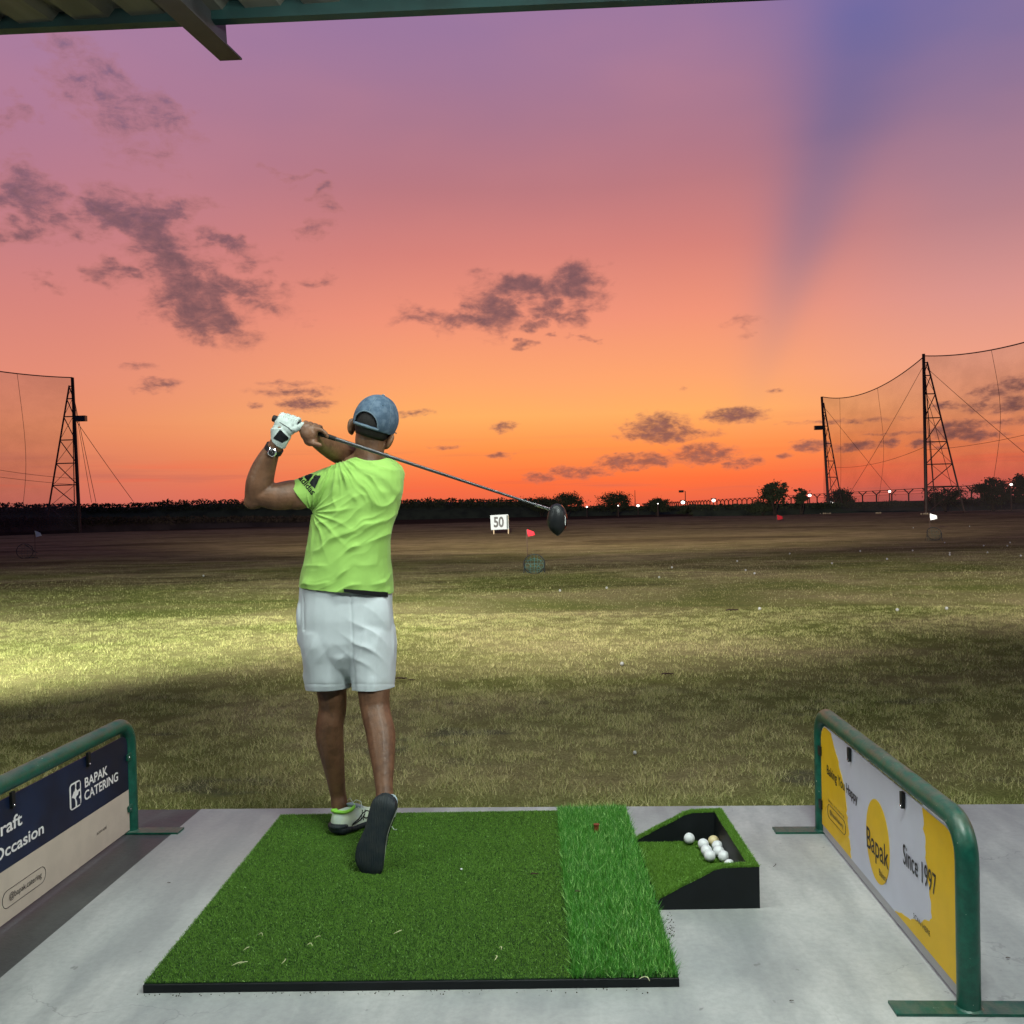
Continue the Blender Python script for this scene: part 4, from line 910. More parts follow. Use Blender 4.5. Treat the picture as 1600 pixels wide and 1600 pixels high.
# ------------------------------------------------------------------ net towers
def tower(px, Y, top, lb, side, H=None, lampside=None, yaw=0.0, lean=0.0):
    T = A(px, top, Y); base = Vector((T.x, Y, terrain(T.x, Y))); H_ = T.z - base.z; root = empty('net_tower', base, lb, 'tower', 'steel lattice towers holding the range nets')
    B0 = H_ * .235; S = Vector((side * cos(yaw), sin(yaw), 0)); off = Vector((-lean, 0, 0))
    foot = base - off * 0
    def pole(t_): return base + Vector((lean * (1 - t_), 0, H_ * t_))
    MB().tube([pole(0) - Vector((0, 0, .2)), pole(.55), pole(1)], [.19, .17, .16], 8).build('mast', M['tower'], root)
    def leg(t_): return pole(t_) + S * (B0 * (1 - t_ / .95) * 1.0 + .35 * min(1, t_ * 1.2))
    MB().tube([leg(0), leg(.95)], .085, 6).build('raking_leg', M['tower'], root)
    S2 = Vector((side * .25, 1, 0)); leg2 = lambda t_: pole(t_) + S2.normalized() * (B0 * .8 * (1 - t_ / .95)) + S * B0 * .35 * (1 - t_)
    MB().tube([leg2(0), leg2(.93)], .05, 6).build('rear_leg', M['tower'], root)
    lv = [.0, .17, .31, .45, .60, .75, .865, .945]; mb = MB()
    for i, t_ in enumerate(lv):
        mb.tube([pole(t_), leg(t_)], .06, 5)
        if i < len(lv) - 1: mb.tube([leg(t_) if False else pole(t_), leg(lv[i + 1])] if False else [leg(t_) if i % 1 else pole(lv[i]), leg(lv[i])], .02, 4)
        if i < len(lv) - 1: mb.tube([leg(lv[i + 1]), pole(t_)], .05, 5); 
        if i < len(lv) - 1: mb.tube([leg(t_), leg2(lv[i + 1])], .022, 4)
    mb.build('bracing', M['tower'], root)
    if lampside:
        c = pole(.735) + Vector((lampside * .75, -.1, 0)); lr = MB().box(c, (1.0, .5, .55)).build('floodlight', M['club_black'], root, smooth=False)
        MB().bar(pole(.735), c, .08).build('arm', M['tower'], lr)
    return root, pole(1), pole
TL_, tlt, tlp = tower(113, 92, 590, 'lattice tower with a lamp box on its right side, left of the golfer', -1, lampside=1, lean=.3)
TN_, tnt, tnp = tower(1443, 100, 553, 'nearer and taller of the two right lattice towers', 1, lean=.05)
TF_, tft, tfp = tower(1284, 128, 620, 'farther lattice tower at right, beside the dense dark tree', 1, lampside=-1, lean=.7, yaw=.75)
# nets hung between towers
def catenary(a, b, sag, n=28): return [a.lerp(b, t_) - Vector((0, 0, 4 * sag * t_ * (1 - t_))) for t_ in [k / n for k in range(n + 1)]]
def net(a, b, sag, name, lb, uprights=(), extra=()):
    ab = catenary(a, b, sag); root = empty('range_net', ab[0], lb, 'net', 'nets hung beside the range'); rows = 14; V = []
    for r_ in range(rows + 1):
        for i, p in enumerate(ab):
            g = terrain(p.x, p.y); tt = r_ / rows; z = p.z + (g + .3 - p.z) * tt
            V.append(Vector((p.x, p.y, z)) + Vector((.5 * sin(i * .7 + 3 * tt) * sin(pi * tt) * .5, .5 * cos(i * .9) * sin(pi * tt), 0)))
    n_ = len(ab)
    MB().add(V, [(r_ * n_ + i, r_ * n_ + i + 1, (r_ + 1) * n_ + i + 1, (r_ + 1) * n_ + i) for r_ in range(rows) for i in range(n_ - 1)]).build('netting', M['net'], root, ang=180, fix=False)
    MB().tube(ab, .055, 5).build('top_cable', M['cable'], root)
    for t_ in uprights:
        i = int(t_ * (n_ - 1)); pts = [V[r_ * n_ + i] + Vector((.3 * sin(r_ * .3), 0, 0)) for r_ in range(rows + 1)]; MB().tube(pts, .018, 4).build('hanging_cord', M['cable'], root)
    for k, (p0, p1, s_) in enumerate(extra): MB().tube(catenary(p0, p1, s_, 12), .022, 4).build('guy_rope', M['cable'], root)
lw = A(-420, 470, 55)
net(tlt, A(-330, 500, 66), .9, 'l', 'net hung from the left tower out of the left edge of the photo', (.26,), [(tlp(.35), A(-200, 690, 70), .5), (tlp(.31), A(-200, 712, 70), .3)])
net(tft, tnt - Vector((0, 0, .3)), 1.55, 'm', 'net hung between the two right towers', (.22, .62), [(tfp(.93), A(1400, 775, 120), 0), (tnp(.93), A(1325, 775, 124), .3), (tfp(.4), tnp(.42), .8)])
rtop = A(1860, 430, 62)
net(tnt - Vector((0, 0, .2)), rtop, 1.4, 'r', 'net hung from the nearer right tower out of the right edge of the photo', (.36,), [(tnp(.93), A(1680, 772, 85), .2), (tnp(.40), A(1700, 652, 85), .5)])
for (pl, pts_, lb) in ((tlp, ((208, 783, 100), (150, 785, 98), (143, 785, 104)), 'guy ropes of the left tower'),):
    r_ = empty('guy_ropes', pl(.6), 'thin guy ropes running down to the right of the left tower', 'rope')
    for (px, py, Y) in pts_: MB().tube(catenary(pl(.74 if px > 200 else .9), A(px, py, Y), .1, 6), .028, 4).build('rope', M['cable'], r_)
r_ = empty('guy_ropes', tnp(.4), 'thin ropes slanting down behind the nearer right tower', 'rope')
for (px, Y) in ((1487, 100), (1458, 108)): MB().tube([tnp(.8), A(px, 760, Y)], .03, 4).build('rope', M['cable'], r_)

# ------------------------------------------------------------------ boundary fence with Y-shaped posts
fx = 55.0; y0f = 84.0; stp = 7.6; nf = 72
fence = empty('fence', (fx, y0f, 0), 'long chain-link fence with Y-topped posts along the right side of the range', 'fence')
Hf = 2.55
for i in range(nf):
    y = y0f + i * stp; b = Vector((fx, y, -.1)); r_ = .085 + .0004 * (y - 84)
    mb = MB(); mb.tube([b, b + Vector((0, 0, Hf))], r_, 5)
    for s_ in (-1, 1): mb.tube([b + Vector((0, 0, Hf)), b + Vector((s_ * .75, 0, Hf + .72))], r_ * .8, 5)
    mb.build('post', M['tower'], fence)
y1f = y0f + (nf - 1) * stp
for (dx, z, r_) in ((0, Hf - .06, .03), (-.75, Hf + .70, .035), (.75, Hf + .70, .035), (-.4, Hf + .36, .025), (.4, Hf + .36, .025)):
    MB().tube([(fx + dx, y0f, z - .1), (fx + dx, y1f, z - .1)], r_, 4).build('wire', M['tower'], fence)
MB().add([(fx + .02, y0f, -.1), (fx + .02, y1f, -.1), (fx + .02, y1f, Hf - .15), (fx + .02, y0f, Hf - .15)], [(0, 1, 2, 3)]).build('mesh', M['chain'], fence, smooth=False, fix=False)
# lamps far off
def street_lamp(px, py, Y, s_, lb, arm=False):
    h = A(px, py, Y); b = Vector((h.x, h.y, -.1)); r_ = empty('street_lamp', b, lb, 'lamp', 'lamps lit beyond the range')
    MB().tube([b, h + Vector((0, .1, 0))], [.09, .06], 6).build('pole', M['tower'], r_)
    hd = MB().box(h + Vector((0, .06, s_ * .9)), (s_ * 2.6, .25, s_ * .5)).build('lamp_head', M['tower'], r_, smooth=False)
    MB().ell(h, (s_ * .85, s_ * .7, s_ * .7), nu=12, nv=8).build('bulb', M['lamp_glow'], hd)
    if arm:
        MB().tube([h + Vector((.5, 0, -1)), h + Vector((.5, 0, 2.2)), h + Vector((-.1, 0, 2.3))], .08, 5).build('arm', M['tower'], r_)
        MB().box(h + Vector((-.3, 0, 2.2)), (.9, .4, .45)).build('spent_lamp', M['tower'], r_, smooth=False)
for (px, py, Y, s_, lb, arm) in [(1067, 785, 190, .42, 'brightest low lamp with a hooked arm beside it, before the fence', True), (1115, 782, 190, .40, 'bright lamp at the fence between hooked lamp and airy tree', False),
    (1265, 774, 128, .24, 'bright lamp just right of the sparse sapling', False), (1390, 768, 128, .20, 'lamp between the two right towers at fence height', False), (1580, 757, 104, .17, 'lamp glimpsed among the leaves at the right side', False),
    (997, 790, 158, .26, 'bright lamp just right of the dense broad tree', False), (966, 790, 143, .10, 'tiny lamp shining before the dense broad tree', False), (917, 792, 148, .15, 'small low lamp right of the round dark tree', False), (1028, 787, 132, .08, 'tiniest lamp, shining before the low rounded tree', False), (1301, 786, 126, .10, 'dim lamp by the dense tree at the farther tower', False)]:
    street_lamp(px, py, Y, s_, lb, arm)
p = A(992, 766, 200); tag(MB().tube([(p.x, p.y, -.1), p], [.12, .05], 5).build('mast', M['tower'], loc=(p.x, p.y, -.1)), 'thin bare mast behind the dense broad tree', 'mast')
# ================================================================== PERSON
def voxel(mb, name, mt, vox, smooth=3, parent=None, loc=None, disp=None, cut=None, solid=0.0, fac=.5, pre=None):
    """fuse closed shapes into one continuous skin"""
    me = bpy.data.meshes.new('tmp'); me.from_pydata([tuple(v) for v in mb.v], [], mb.f)
    bm = bmesh.new(); bm.from_mesh(me); bmesh.ops.recalc_face_normals(bm, faces=bm.faces); bm.to_mesh(me); bm.free()
    o = bpy.data.objects.new('tmp', me); COL.objects.link(o)
    md = o.modifiers.new('r', 'REMESH'); md.mode = 'VOXEL'; md.voxel_size = vox
    if smooth: s_ = o.modifiers.new('s', 'SMOOTH'); s_.iterations = smooth; s_.factor = fac
    bpy.context.view_layer.update(); dg = bpy.context.evaluated_depsgraph_get()
    m2 = bpy.data.meshes.new_from_object(o.evaluated_get(dg)); bpy.data.objects.remove(o)
    if disp:
        n = len(m2.vertices); co = np.empty(n * 3); m2.vertices.foreach_get('co', co); co = co.reshape(-1, 3)
        nr = np.empty(n * 3); m2.vertices.foreach_get('normal', nr); nr = nr.reshape(-1, 3)
        co = disp(co, nr); m2.vertices.foreach_set('co', co.ravel()); m2.update()
    bm = bmesh.new(); bm.from_mesh(m2)
    for (p_, n_) in (cut or []):
        bmesh.ops.bisect_plane(bm, geom=bm.verts[:] + bm.edges[:] + bm.faces[:], plane_co=p_, plane_no=n_, clear_outer=True)
    bm.to_mesh(m2); bm.free()
    org = wloc(parent) if parent else Vector(loc or (0, 0, 0)); m2.transform(Matrix.Translation(-org)); m2.name = name
    m2.materials.clear(); m2.materials.append(mt); m2.polygons.foreach_set('use_smooth', [True] * len(m2.polygons))
    ob = bpy.data.objects.new(name, m2); COL.objects.link(ob)
    if solid:
        md = ob.modifiers.new('t', 'SOLIDIFY'); md.thickness = solid; md.offset = -1
    if parent: ob.parent = parent
    else: ob.location = org
    return ob
def limb(mb, pts, n=16): mb.tube([p for p, r in pts], [r for p, r in pts], n, round_ends=True)
def spl(pts, k=5):                           # smooth a chain of (point, radius)
    out = []; P_ = [Vector(p) for p, r in pts]; R_ = [r for p, r in pts]
    for i in range(len(P_) - 1):
        p0 = P_[max(0, i - 1)]; p1 = P_[i]; p2 = P_[i + 1]; p3 = P_[min(len(P_) - 1, i + 2)]
        r0_ = R_[max(0, i - 1)]; r1 = R_[i]; r2 = R_[i + 1]; r3 = R_[min(len(P_) - 1, i + 2)]
        for j in range(k):
            t = j / k; f = lambda a, b, c, d_: .5 * ((2 * b) + (c - a) * t + (2 * a - 5 * b + 4 * c - d_) * t * t + (3 * b - a - 3 * c + d_) * t * t * t)
            out.append((f(p0, p1, p2, p3), f(r0_, r1, r2, r3)))
    out.append((P_[-1], R_[-1])); return out
def ring_e(c, rx, ry, n=28, R=None, pw=2.0):
    out = []
    for k in range(n):
        a = 2 * pi * k / n; cx, sy_ = cos(a), sin(a); v = Vector((rx * math.copysign(abs(cx) ** (2 / pw), cx), ry * math.copysign(abs(sy_) ** (2 / pw), sy_), 0))
        out.append(Vector(c) + (R @ v if R else v))
    return out
PZ = 0.036                                   # top of the turf
body = MB()
# legs
HL = A(508, 950, 3.86); HR = A(578, 950, 3.84)
ankL = A(531, 1258, 3.92); kneeL = A(519, 1106, 3.86); 
legL = [(HL, .088), (A(513, 1030, 3.85), .078), (A(518, 1078, 3.85), .062), (kneeL + Vector((0, .008, 0)), .0575), (A(516, 1128, 3.865), .057), (A(515, 1150, 3.875), .0575), (A(519, 1180, 3.89), .050), (A(524, 1212, 3.91), .040), (A(528, 1240, 3.925), .0335), (ankL, .035), (A(533, 1274, 3.925), .033)]
limb(body, spl(legL))
kneeR = A(586, 1104, 3.755)
legR = [(HR, .088), (A(582, 1030, 3.81), .078), (A(584, 1076, 3.77), .066), (kneeR, .060), (A(590, 1125, 3.73), .058), (A(595, 1146, 3.705), .0585), (A(597, 1172, 3.67), .052), (A(599, 1202, 3.63), .042), (A(600, 1226, 3.60), .035), (A(601, 1240, 3.585), .034), (A(600, 1256, 3.565), .033)]
limb(body, spl(legR))
# calves swell
#body.ell(A(513, 1143, 3.855), (.044, .045, .085)); body.ell(A(520, 1150, 3.86), (.040, .042, .085))
#body.ell(A(592, 1140, 3.685), (.042, .045, .09), Matrix.Rotation(radians(-14), 3, 'X')); body.ell(A(600, 1146, 3.69), (.038, .042, .085), Matrix.Rotation(radians(-14), 3, 'X'))
# torso core
def tring(xl, xr, y, Y, dpt, n=28, pw=2.3):
    a = A(xl, y, Y); b = A(xr, y, Y); return ring_e((a + b) / 2, (b - a).length / 2, dpt, n, pw=pw)
body.rings([tring(482, 600, 960, 3.86, .09), tring(486, 598, 900, 3.86, .09), tring(496, 602, 850, 3.87, .09), tring(504, 608, 790, 3.88, .09), tring(512, 606, 755, 3.90, .08), tring(540, 596, 735, 3.91, .06), tring(556, 592, 714, 3.91, .05)])
# neck and head
HC = A(586, 664, 3.90); Rh = Matrix.Rotation(radians(-9), 3, 'Z') @ Matrix.Rotation(radians(19), 3, 'Y')
def hp(x, y, z): return HC + Rh @ Vector((x, y, z))
limb(body, spl([(A(574, 738, 3.90), .080), (A(575, 716, 3.895), .062), (A(578, 700, 3.895), .060), (hp(0, -.012, -.055), .061), (hp(0, -.005, 0), .06)]), 20)
body.ell(hp(0, -.008, .015), (.073, .093, .100), Rh, 28, 18)
body.ell(hp(0, .030, -.055), (.056, .062, .062), Rh, 24, 14)
body.ell(hp(0, .062, -.094), (.026, .022, .020), Rh)                      # chin
body.tube([hp(0, .086, .008), hp(0, .098, -.018), hp(0, .108, -.038)], [.009, .012, .015], 10, round_ends=True)     # nose
for s_ in (-1, 1):
    body.ell(hp(s_ * .015, .094, -.040), (.009, .010, .008), Rh)
    body.ell(hp(s_ * .034, .074, .024), (.024, .012, .008), Rh)           # brow
    body.ell(hp(s_ * .040, .066, -.030), (.022, .018, .018), Rh)          # cheek
    # ears: a shell standing off the head
    Re = Rh @ Matrix.Rotation(radians(s_ * 28), 3, 'Z') @ Matrix.Rotation(radians(s_ * 8), 3, 'Y')
    ec = hp(s_ * (.083 if s_ > 0 else .094), -.004, -.046 if s_ > 0 else -.034)
    body.ell(ec, (.013, .022, .035), Re); body.ell(ec + Re @ Vector((s_ * .004, -.008, .006)), (.006, .015, .026), Re); body.ell(ec + Re @ Vector((0, .006, -.026)), (.008, .010, .012), Re)
body.ell(hp(0, .089, -.062), (.022, .008, .005), Rh); body.ell(hp(0, .086, -.072), (.019, .008, .006), Rh)    # lips
# trapezius
limb(body, spl([(A(572, 714, 3.90), .045), (A(548, 730, 3.89), .042), (A(522, 750, 3.86), .044)]))
limb(body, spl([(A(586, 716, 3.91), .042), (A(598, 732, 3.93), .042), (A(604, 750, 3.95), .042)]))
# left arm (the gloved one)
shL = A(518, 757, 3.84); elL = A(404, 772, 3.76); wrL = A(431, 697, 3.70)
limb(body, spl([(shL, .048), (A(492, 768, 3.82), .052), (A(470, 772, 3.81), .057), (A(455, 773, 3.80), .060), (A(428, 776, 3.77), .054), (elL, .045)]), 20)
body.ell(A(395, 783, 3.765), (.036, .036, .034))
body.ell(A(462, 781, 3.80), (.075, .045, .040), Matrix.Rotation(radians(5), 3, 'Y'))
limb(body, spl([(A(400, 777, 3.765), .046), (A(405, 757, 3.755), .054), (A(410, 738, 3.745), .050), (A(417, 720, 3.73), .042), (A(424, 706, 3.715), .034), (wrL, .030), (A(436, 686, 3.695), .031)]), 20)
# right arm, crossing before the chest
shR = A(606, 742, 3.96); elR = A(548, 720, 4.04)
limb(body, spl([(shR, .055), (A(585, 732, 4.02), .052), (elR, .050)]), 18)
limb(body, spl([(A(552, 716, 4.02), .052), (A(538, 709, 3.97), .054), (A(523, 702, 3.90), .050), (A(509, 695, 3.83), .042), (A(497, 688, 3.77), .034), (A(490, 680, 3.735), .031)]), 18)
# hands round the grip
g0 = A(427, 653.5, 3.715); g1 = A(868, 799, 3.60); gd = (g1 - g0).normalized()
gup = (Vector((0, 0, 1)) - gd * gd.z).normalized(); gb = gd.cross(gup)      # gb points away or towards; flip to the camera
if gb.y > 0: gb = -gb
def gp(s, u_, b_): return g0 + gd * s + gup * u_ + gb * b_                 # along grip, up, towards camera
def finger(mb, s, rad, spread=0.0, k=1.0, start=(-.012, .030), end=.95):
    pts = []; R_ = .0125 + rad
    for i in range(7):
        a = radians(-35 + i * 38 * end); pts.append((gp(s + spread * i / 6, R_ * 1.15 * sin(a) + .002, R_ * cos(a) * k), rad * (1.08 - .04 * i)))
    mb.tube([p for p, r in pts], [r for p, r in pts], 10, round_ends=True)
# right hand is part of the body
palmR = gp(.165, -.018, .018)
body.ell(gp(.172, -.012, .016), (.030, .024, .036), Matrix.Rotation(radians(15), 3, 'Y'))
body.ell(gp(.150, -.010, .018), (.022, .020, .034)); body.ell(gp(.178, -.034, .008), (.030, .024, .026))
for i, s_ in enumerate((.132, .152, .172, .192)): finger(body, s_, (.0088, .0096, .0098, .0094)[i], .006)
body.tube([gp(.188, .012, .022), gp(.212, .016, .020), gp(.232, .008, .014), gp(.240, -.002, .012)], [.0095, .0095, .009, .008], 10, round_ends=True)   # index finger reaching down the shaft
body.tube([gp(.180, -.040, .018), gp(.205, -.044, .024), gp(.226, -.042, .026)], [.014, .0125, .0105], 10, round_ends=True)                             # thumb
# left hand inside the glove
body.ell(gp(.062, -.020, .018), (.030, .018, .034)); 
limb(body, [(A(436, 688, 3.695), .028), (gp(.055, -.035, .018), .026)])
person = voxel(body, 'person', M['skin'], .0042, 4, loc=Vector((A(545, 1290, 3.85).x, 3.85, PZ)))
tag(person, 'golfer seen from behind in lime shirt and white shorts, holding a follow-through, right heel raised', 'person')
for s_ in (-1, 1): MB().ell(hp(s_ * .031, .077, .006), (.012, .010, .007), Rh).build('eye', M['eye'], person)
# pale finger tips of the bare hand
# ---- glove
gl = MB()
Rg = Matrix((gd, gb, gup)).transposed()
gl.ell(gp(.058, -.014, .020), (.040, .020, .034), Rg); gl.ell(gp(.070, -.020, .019), (.042, .021, .030), Rg); gl.ell(gp(.046, -.036, .018), (.030, .022, .030), Rg)
for i, s_ in enumerate((.034, .055, .077, .098)): finger(gl, s_, (.0098, .0108, .0110, .0106)[i], .004)
gl.tube([gp(.092, -.022, .020), gp(.112, -.014, .026), gp(.126, .002, .026), gp(.132, .014, .022)], [.014, .0125, .0115, .010], 10, round_ends=True)
gl.ell(A(440, 680, 3.697), (.038, .034, .036)); cu = [(gp(.044, -.030, .018), .034), (A(437, 689, 3.697), .0345), (A(434.5, 692, 3.70), .0355)]
gl.tube([p for p, r in cu], [r for p, r in cu], 20)
glove = voxel(gl, 'glove', M['glove'], .0026, 3, parent=person)
glove['label'] = 'white golf glove with a black wrist tab on the left hand'
def onto(bvh, p, d=Vector((0, 1, 0)), off=.0015, back=.5):
    h = bvh.ray_cast(p - d * back, d)
    if not h[0]: return None
    n_ = h[1] if h[1].dot(d) < 0 else -h[1]
    return h[0] + n_ * off
gbv = BVHTree.FromPolygons([v.co + wloc(glove) for v in glove.data.vertices], [tuple(p.vertices) for p in glove.data.polygons])
def patch(bvh, outline, name, mt, parent, Y, off=.0015, sub=6, th=0):
    """a flat outline of the photo laid on a curved surface"""
    bm = bmesh.new(); vs = [bm.verts.new((a, -b, 0)) for a, b in outline]; f = bm.faces.new(vs); bmesh.ops.triangulate(bm, faces=[f])
    for _ in range(sub // 2): bmesh.ops.subdivide_edges(bm, edges=bm.edges[:], cuts=1, use_grid_fill=True)
    P_ = []; ok = []
    for v in bm.verts:
        q_ = A(v.co.x, -v.co.y, Y); d = (q_ - CAM).normalized(); h = onto(bvh, q_, d, off); P_.append(h)
    bm.verts.index_update(); F_ = [tuple(v.index for v in f.verts) for f in bm.faces]; bm.free()
    F_ = [f for f in F_ if all(P_[i] is not None for i in f)]; P_ = [p if p is not None else Vector((0, 0, 0)) for p in P_]
    if not F_: return None
    used_ = sorted({i for f in F_ for i in f}); mp_ = {i: k for k, i in enumerate(used_)}
    return MB().add([P_[i] for i in used_], [tuple(mp_[i] for i in f) for f in F_]).build(name, M[mt], parent, fix=False)
patch(gbv, [(437.5, 671), (450.5, 683.5), (450, 687), (441, 692), (427, 685)], 'wrist_tab', 'black_cloth', glove, 3.7)
ln = [A(x_, y_, 3.7) for x_, y_ in ((437, 660), (444, 664), (452, 669.5), (457, 673), (460, 680))]; ln = [onto(gbv, q_, (q_ - CAM).normalized(), .0008) for q_ in ln]; ln = [q_ for q_ in ln if q_]
if len(ln) > 2: MB().tube(ln, .0013, 5).build('piping', M['black_cloth'], glove)
# ---- watch
wd_ = (A(436, 686, 3.695) - A(421, 712, 3.72)).normalized(); wc = A(428, 701.5, 3.712)
u_ = wd_.orthogonal().normalized(); v_ = wd_.cross(u_)
watch = MB(); rg = []
for k in range(33):
    a = 2 * pi * k / 32; e = u_ * cos(a) + v_ * sin(a); r_ = .0325; rg.append([wc + e * r_ - wd_ * .011, wc + e * (r_ + .004) - wd_ * .010, wc + e * (r_ + .004) + wd_ * .010, wc + e * r_ + wd_ * .011])
watch.rings(rg, caps=False); wt = watch.build('watch_strap', M['clip'], person)
wn = (CAM - wc); wn = (wn - wd_ * wn.dot(wd_)).normalized(); ws = wd_.cross(wn)
Rw = Matrix((ws, wd_, wn)).transposed(); cs = MB().rings([[wc + wn * (.034 + h_) + ws * r_ * math.copysign(abs(cos(t_)) ** .6, cos(t_)) + wd_ * r_ * 1.08 * math.copysign(abs(sin(t_)) ** .6, sin(t_)) for t_ in np.linspace(0, 2 * pi, 25)[:-1]] for h_, r_ in ((0, .0165), (.006, .017), (.0085, .0145))]).build('watch_case', M['chrome'], wt)
MB().tube([wc + wn * .0424, wc + wn * .0434], [.0125, .012], 20).build('watch_face', M['club_black'], cs, smooth=False)
for (a, b, c_) in ((-.003, .003, .0045),): MB().tube([wc + wn * .0434 + (ws * cos(t_) + wd_ * sin(t_)) * c_ + ws * a + wd_ * b for t_ in np.linspace(0, 2 * pi, 13)], .0007, 4, caps=False).build('dial', M['chrome'], cs)
# ---- hair: a dark short shell under the cap
hb = MB(); rg = []
for j in range(9):
    z = -.052 + j * .014
    rr_ = []
    for k in range(25):
        a = radians(180 + k * 180 / 24); f_ = sqrt(max(.1, 1 - ((z - .015) / .104) ** 2)); rr_.append(hp(.0765 * cos(a) * f_, -.008 + .097 * sin(a) * f_ - (.004 if j == 0 else 0), z))
    rg.append(rr_)
hb.rings(rg, caps=False, closed=False); hr = hb.build('hair', M['hair'], person, fix=False); md = hr.modifiers.new('t', 'SOLIDIFY'); md.thickness = .006; md.offset = 0
# ---- cap
cap = MB(); NU, NV = 112, 44; rg = []
for j in range(NV + 1):
    a = radians(-24 + (90 + 22) * j / NV)
    rr_ = []
    for i in range(NU):
        b_ = 2 * pi * i / NU; cr_ = 1 + .010 * math.cos(6 * b_) * cos(a) ** 2 + .012 * mnoise.noise(Vector((cos(b_) * 2, sin(b_) * 2, a * 2.4)))
        rr_.append(hp(.0895 * cos(a) * cos(b_) * cr_, -.006 + .108 * cos(a) * sin(b_) * cr_, .022 + .103 * sin(a) * cr_))
    rg.append(rr_)
def hole(i, j):
    a = radians(-24 + 112 * (j + .5) / NV); b_ = 2 * pi * (i + .5) / NU; x_ = cos(a) * cos(b_); y_ = cos(a) * sin(b_); z = sin(a)
    return y_ < 0 and ((x_ + .06) / .60) ** 2 + ((z + .27) / .50) ** 2 < 1 and z > -.27
vs = [p for r_ in rg for p in r_]; fs = [(j * NU + i, j * NU + (i + 1) % NU, (j + 1) * NU + (i + 1) % NU, (j + 1) * NU + i) for j in range(NV) for i in range(NU) if not hole(i, j)]
cap.add(vs, fs); co_ = cap.build('cap', M['cap'], person, fix=False, ang=180); md = co_.modifiers.new('t', 'SOLIDIFY'); md.thickness = .0025; md.offset = 0
def cs_(x_, z, k=1.01):                     # point on the back of the cap by direction cosines
    y_ = -sqrt(max(0, 1 - x_ * x_ - z * z)); return hp(.0895 * x_ * k, -.006 + .108 * y_ * k, .022 + .103 * z * k)
pts = [cs_(-.06 + .60 * cos(a), -.27 + .50 * sin(a), 1.005) for a in np.linspace(0, pi, 25)]; MB().tube(pts, .0032, 6).build('arch_trim', M['cap_trim'], co_)
sb = MB(); sb.rings([[cs_(x_, z_, 1.008) for z_ in (-.39, -.30)] for x_ in np.linspace(-.66, .58, 21)], caps=False, closed=False); s2 = sb.build('strap', M['cap_trim'], co_, fix=False); md = s2.modifiers.new('t', 'SOLIDIFY'); md.thickness = .003
MB().ell(hp(0, -.006, .127), (.007, .007, .004), Rh).build('button', M['cap_trim'], co_)
for (x_, z) in ((.42, .62), (-.42, .62), (.30, .72)): 
    if z == .62: MB().ell(cs_(x_, z, 1.0), (.0028, .0028, .0028)).build('eyelet', M['cap_dark'], co_)
for b_ in range(6):                           # seams
    bb = radians(30 + b_ * 60); pts = [hp(.0895 * cos(a) * cos(bb) * 1.008, -.006 + .108 * cos(a) * sin(bb) * 1.008, .022 + .103 * sin(a) * 1.004) for a in np.linspace(radians(30 if b_ in (3, 4) else 0), radians(88), 14)]
    MB().tube(pts, .0009, 4).build('seam', M['cap_trim'], co_)
pts = [hp(.0895 * cos(a) * 0, -.006 - .108 * cos(a) * 1.008, .022 + .103 * sin(a) * 1.004) for a in np.linspace(radians(16), radians(88), 14)]; MB().tube(pts, .0012, 4).build('seam', M['cap_trim'], co_)
br = MB(); rg = []
for j in range(7):
    t_ = j / 6; rr_ = []
    for i in range(19):
        a = radians(52 + 76 * i / 18); ex = .066 * t_ * sin(a) ** 1.2; rr_.append(hp(.088 * cos(a) * (1 + .05 * t_), -.004 + .104 * sin(a) + ex, -.008 - .004 * t_))
    rg.append(rr_)
br.rings(rg, caps=False, closed=False); b2 = br.build('brim', M['cap'], co_, fix=False); md = b2.modifiers.new('t', 'SOLIDIFY'); md.thickness = .004

# ---- shirt
sh = MB()
def pr(r): return r
sh.rings([tring(468, 614, 940, 3.855, .152), tring(468, 614, 922, 3.855, .150), tring(472, 612, 900, 3.855, .145), tring(478, 609, 872, 3.86, .138), tring(483, 610, 845, 3.865, .132), tring(487, 615, 820, 3.87, .132),
    tring(489, 623, 795, 3.875, .132), tring(492, 629, 770, 3.88, .130), tring(497, 630, 750, 3.89, .125), tring(508, 627, 736, 3.895, .112), tring(530, 617, 725, 3.90, .092), tring(547, 606, 716, 3.90, .068)])
sh.tube([p for p, r in spl([(A(528, 752, 3.87), .064), (A(502, 762, 3.84), .070), (A(482, 770, 3.825), .070), (A(462, 776, 3.81), .069), (A(450, 779, 3.80), .068)])], [r for p, r in spl([(Vector((0, 0, 0)), .064), (Vector((0, 0, 0)), .070), (Vector((0, 0, 0)), .070), (Vector((0, 0, 0)), .069), (Vector((0, 0, 0)), .068)])], 24)
limb(sh, spl([(A(596, 746, 3.93), .07), (A(606, 748, 3.97), .066), (A(594, 738, 4.03), .062)]))
limb(sh, [(A(554, 731, 3.90), .044), (A(530, 744, 3.88), .054), (A(505, 757, 3.85), .062)])
limb(sh, [(A(596, 722, 3.91), .046), (A(612, 742, 3.93), .055)])
def pxy(co):                                  # photo position of points, for laying out folds
    d = co - np.array(CAM)[None]; zf = d @ np.array(fw); return 800 + FPX * (d @ np.array(rt)) / zf, CY - FPX * (d @ np.array(up)) / zf
def ridge(ph, sharp=1.6): return (1 - np.abs(np.sin(ph))) ** sharp
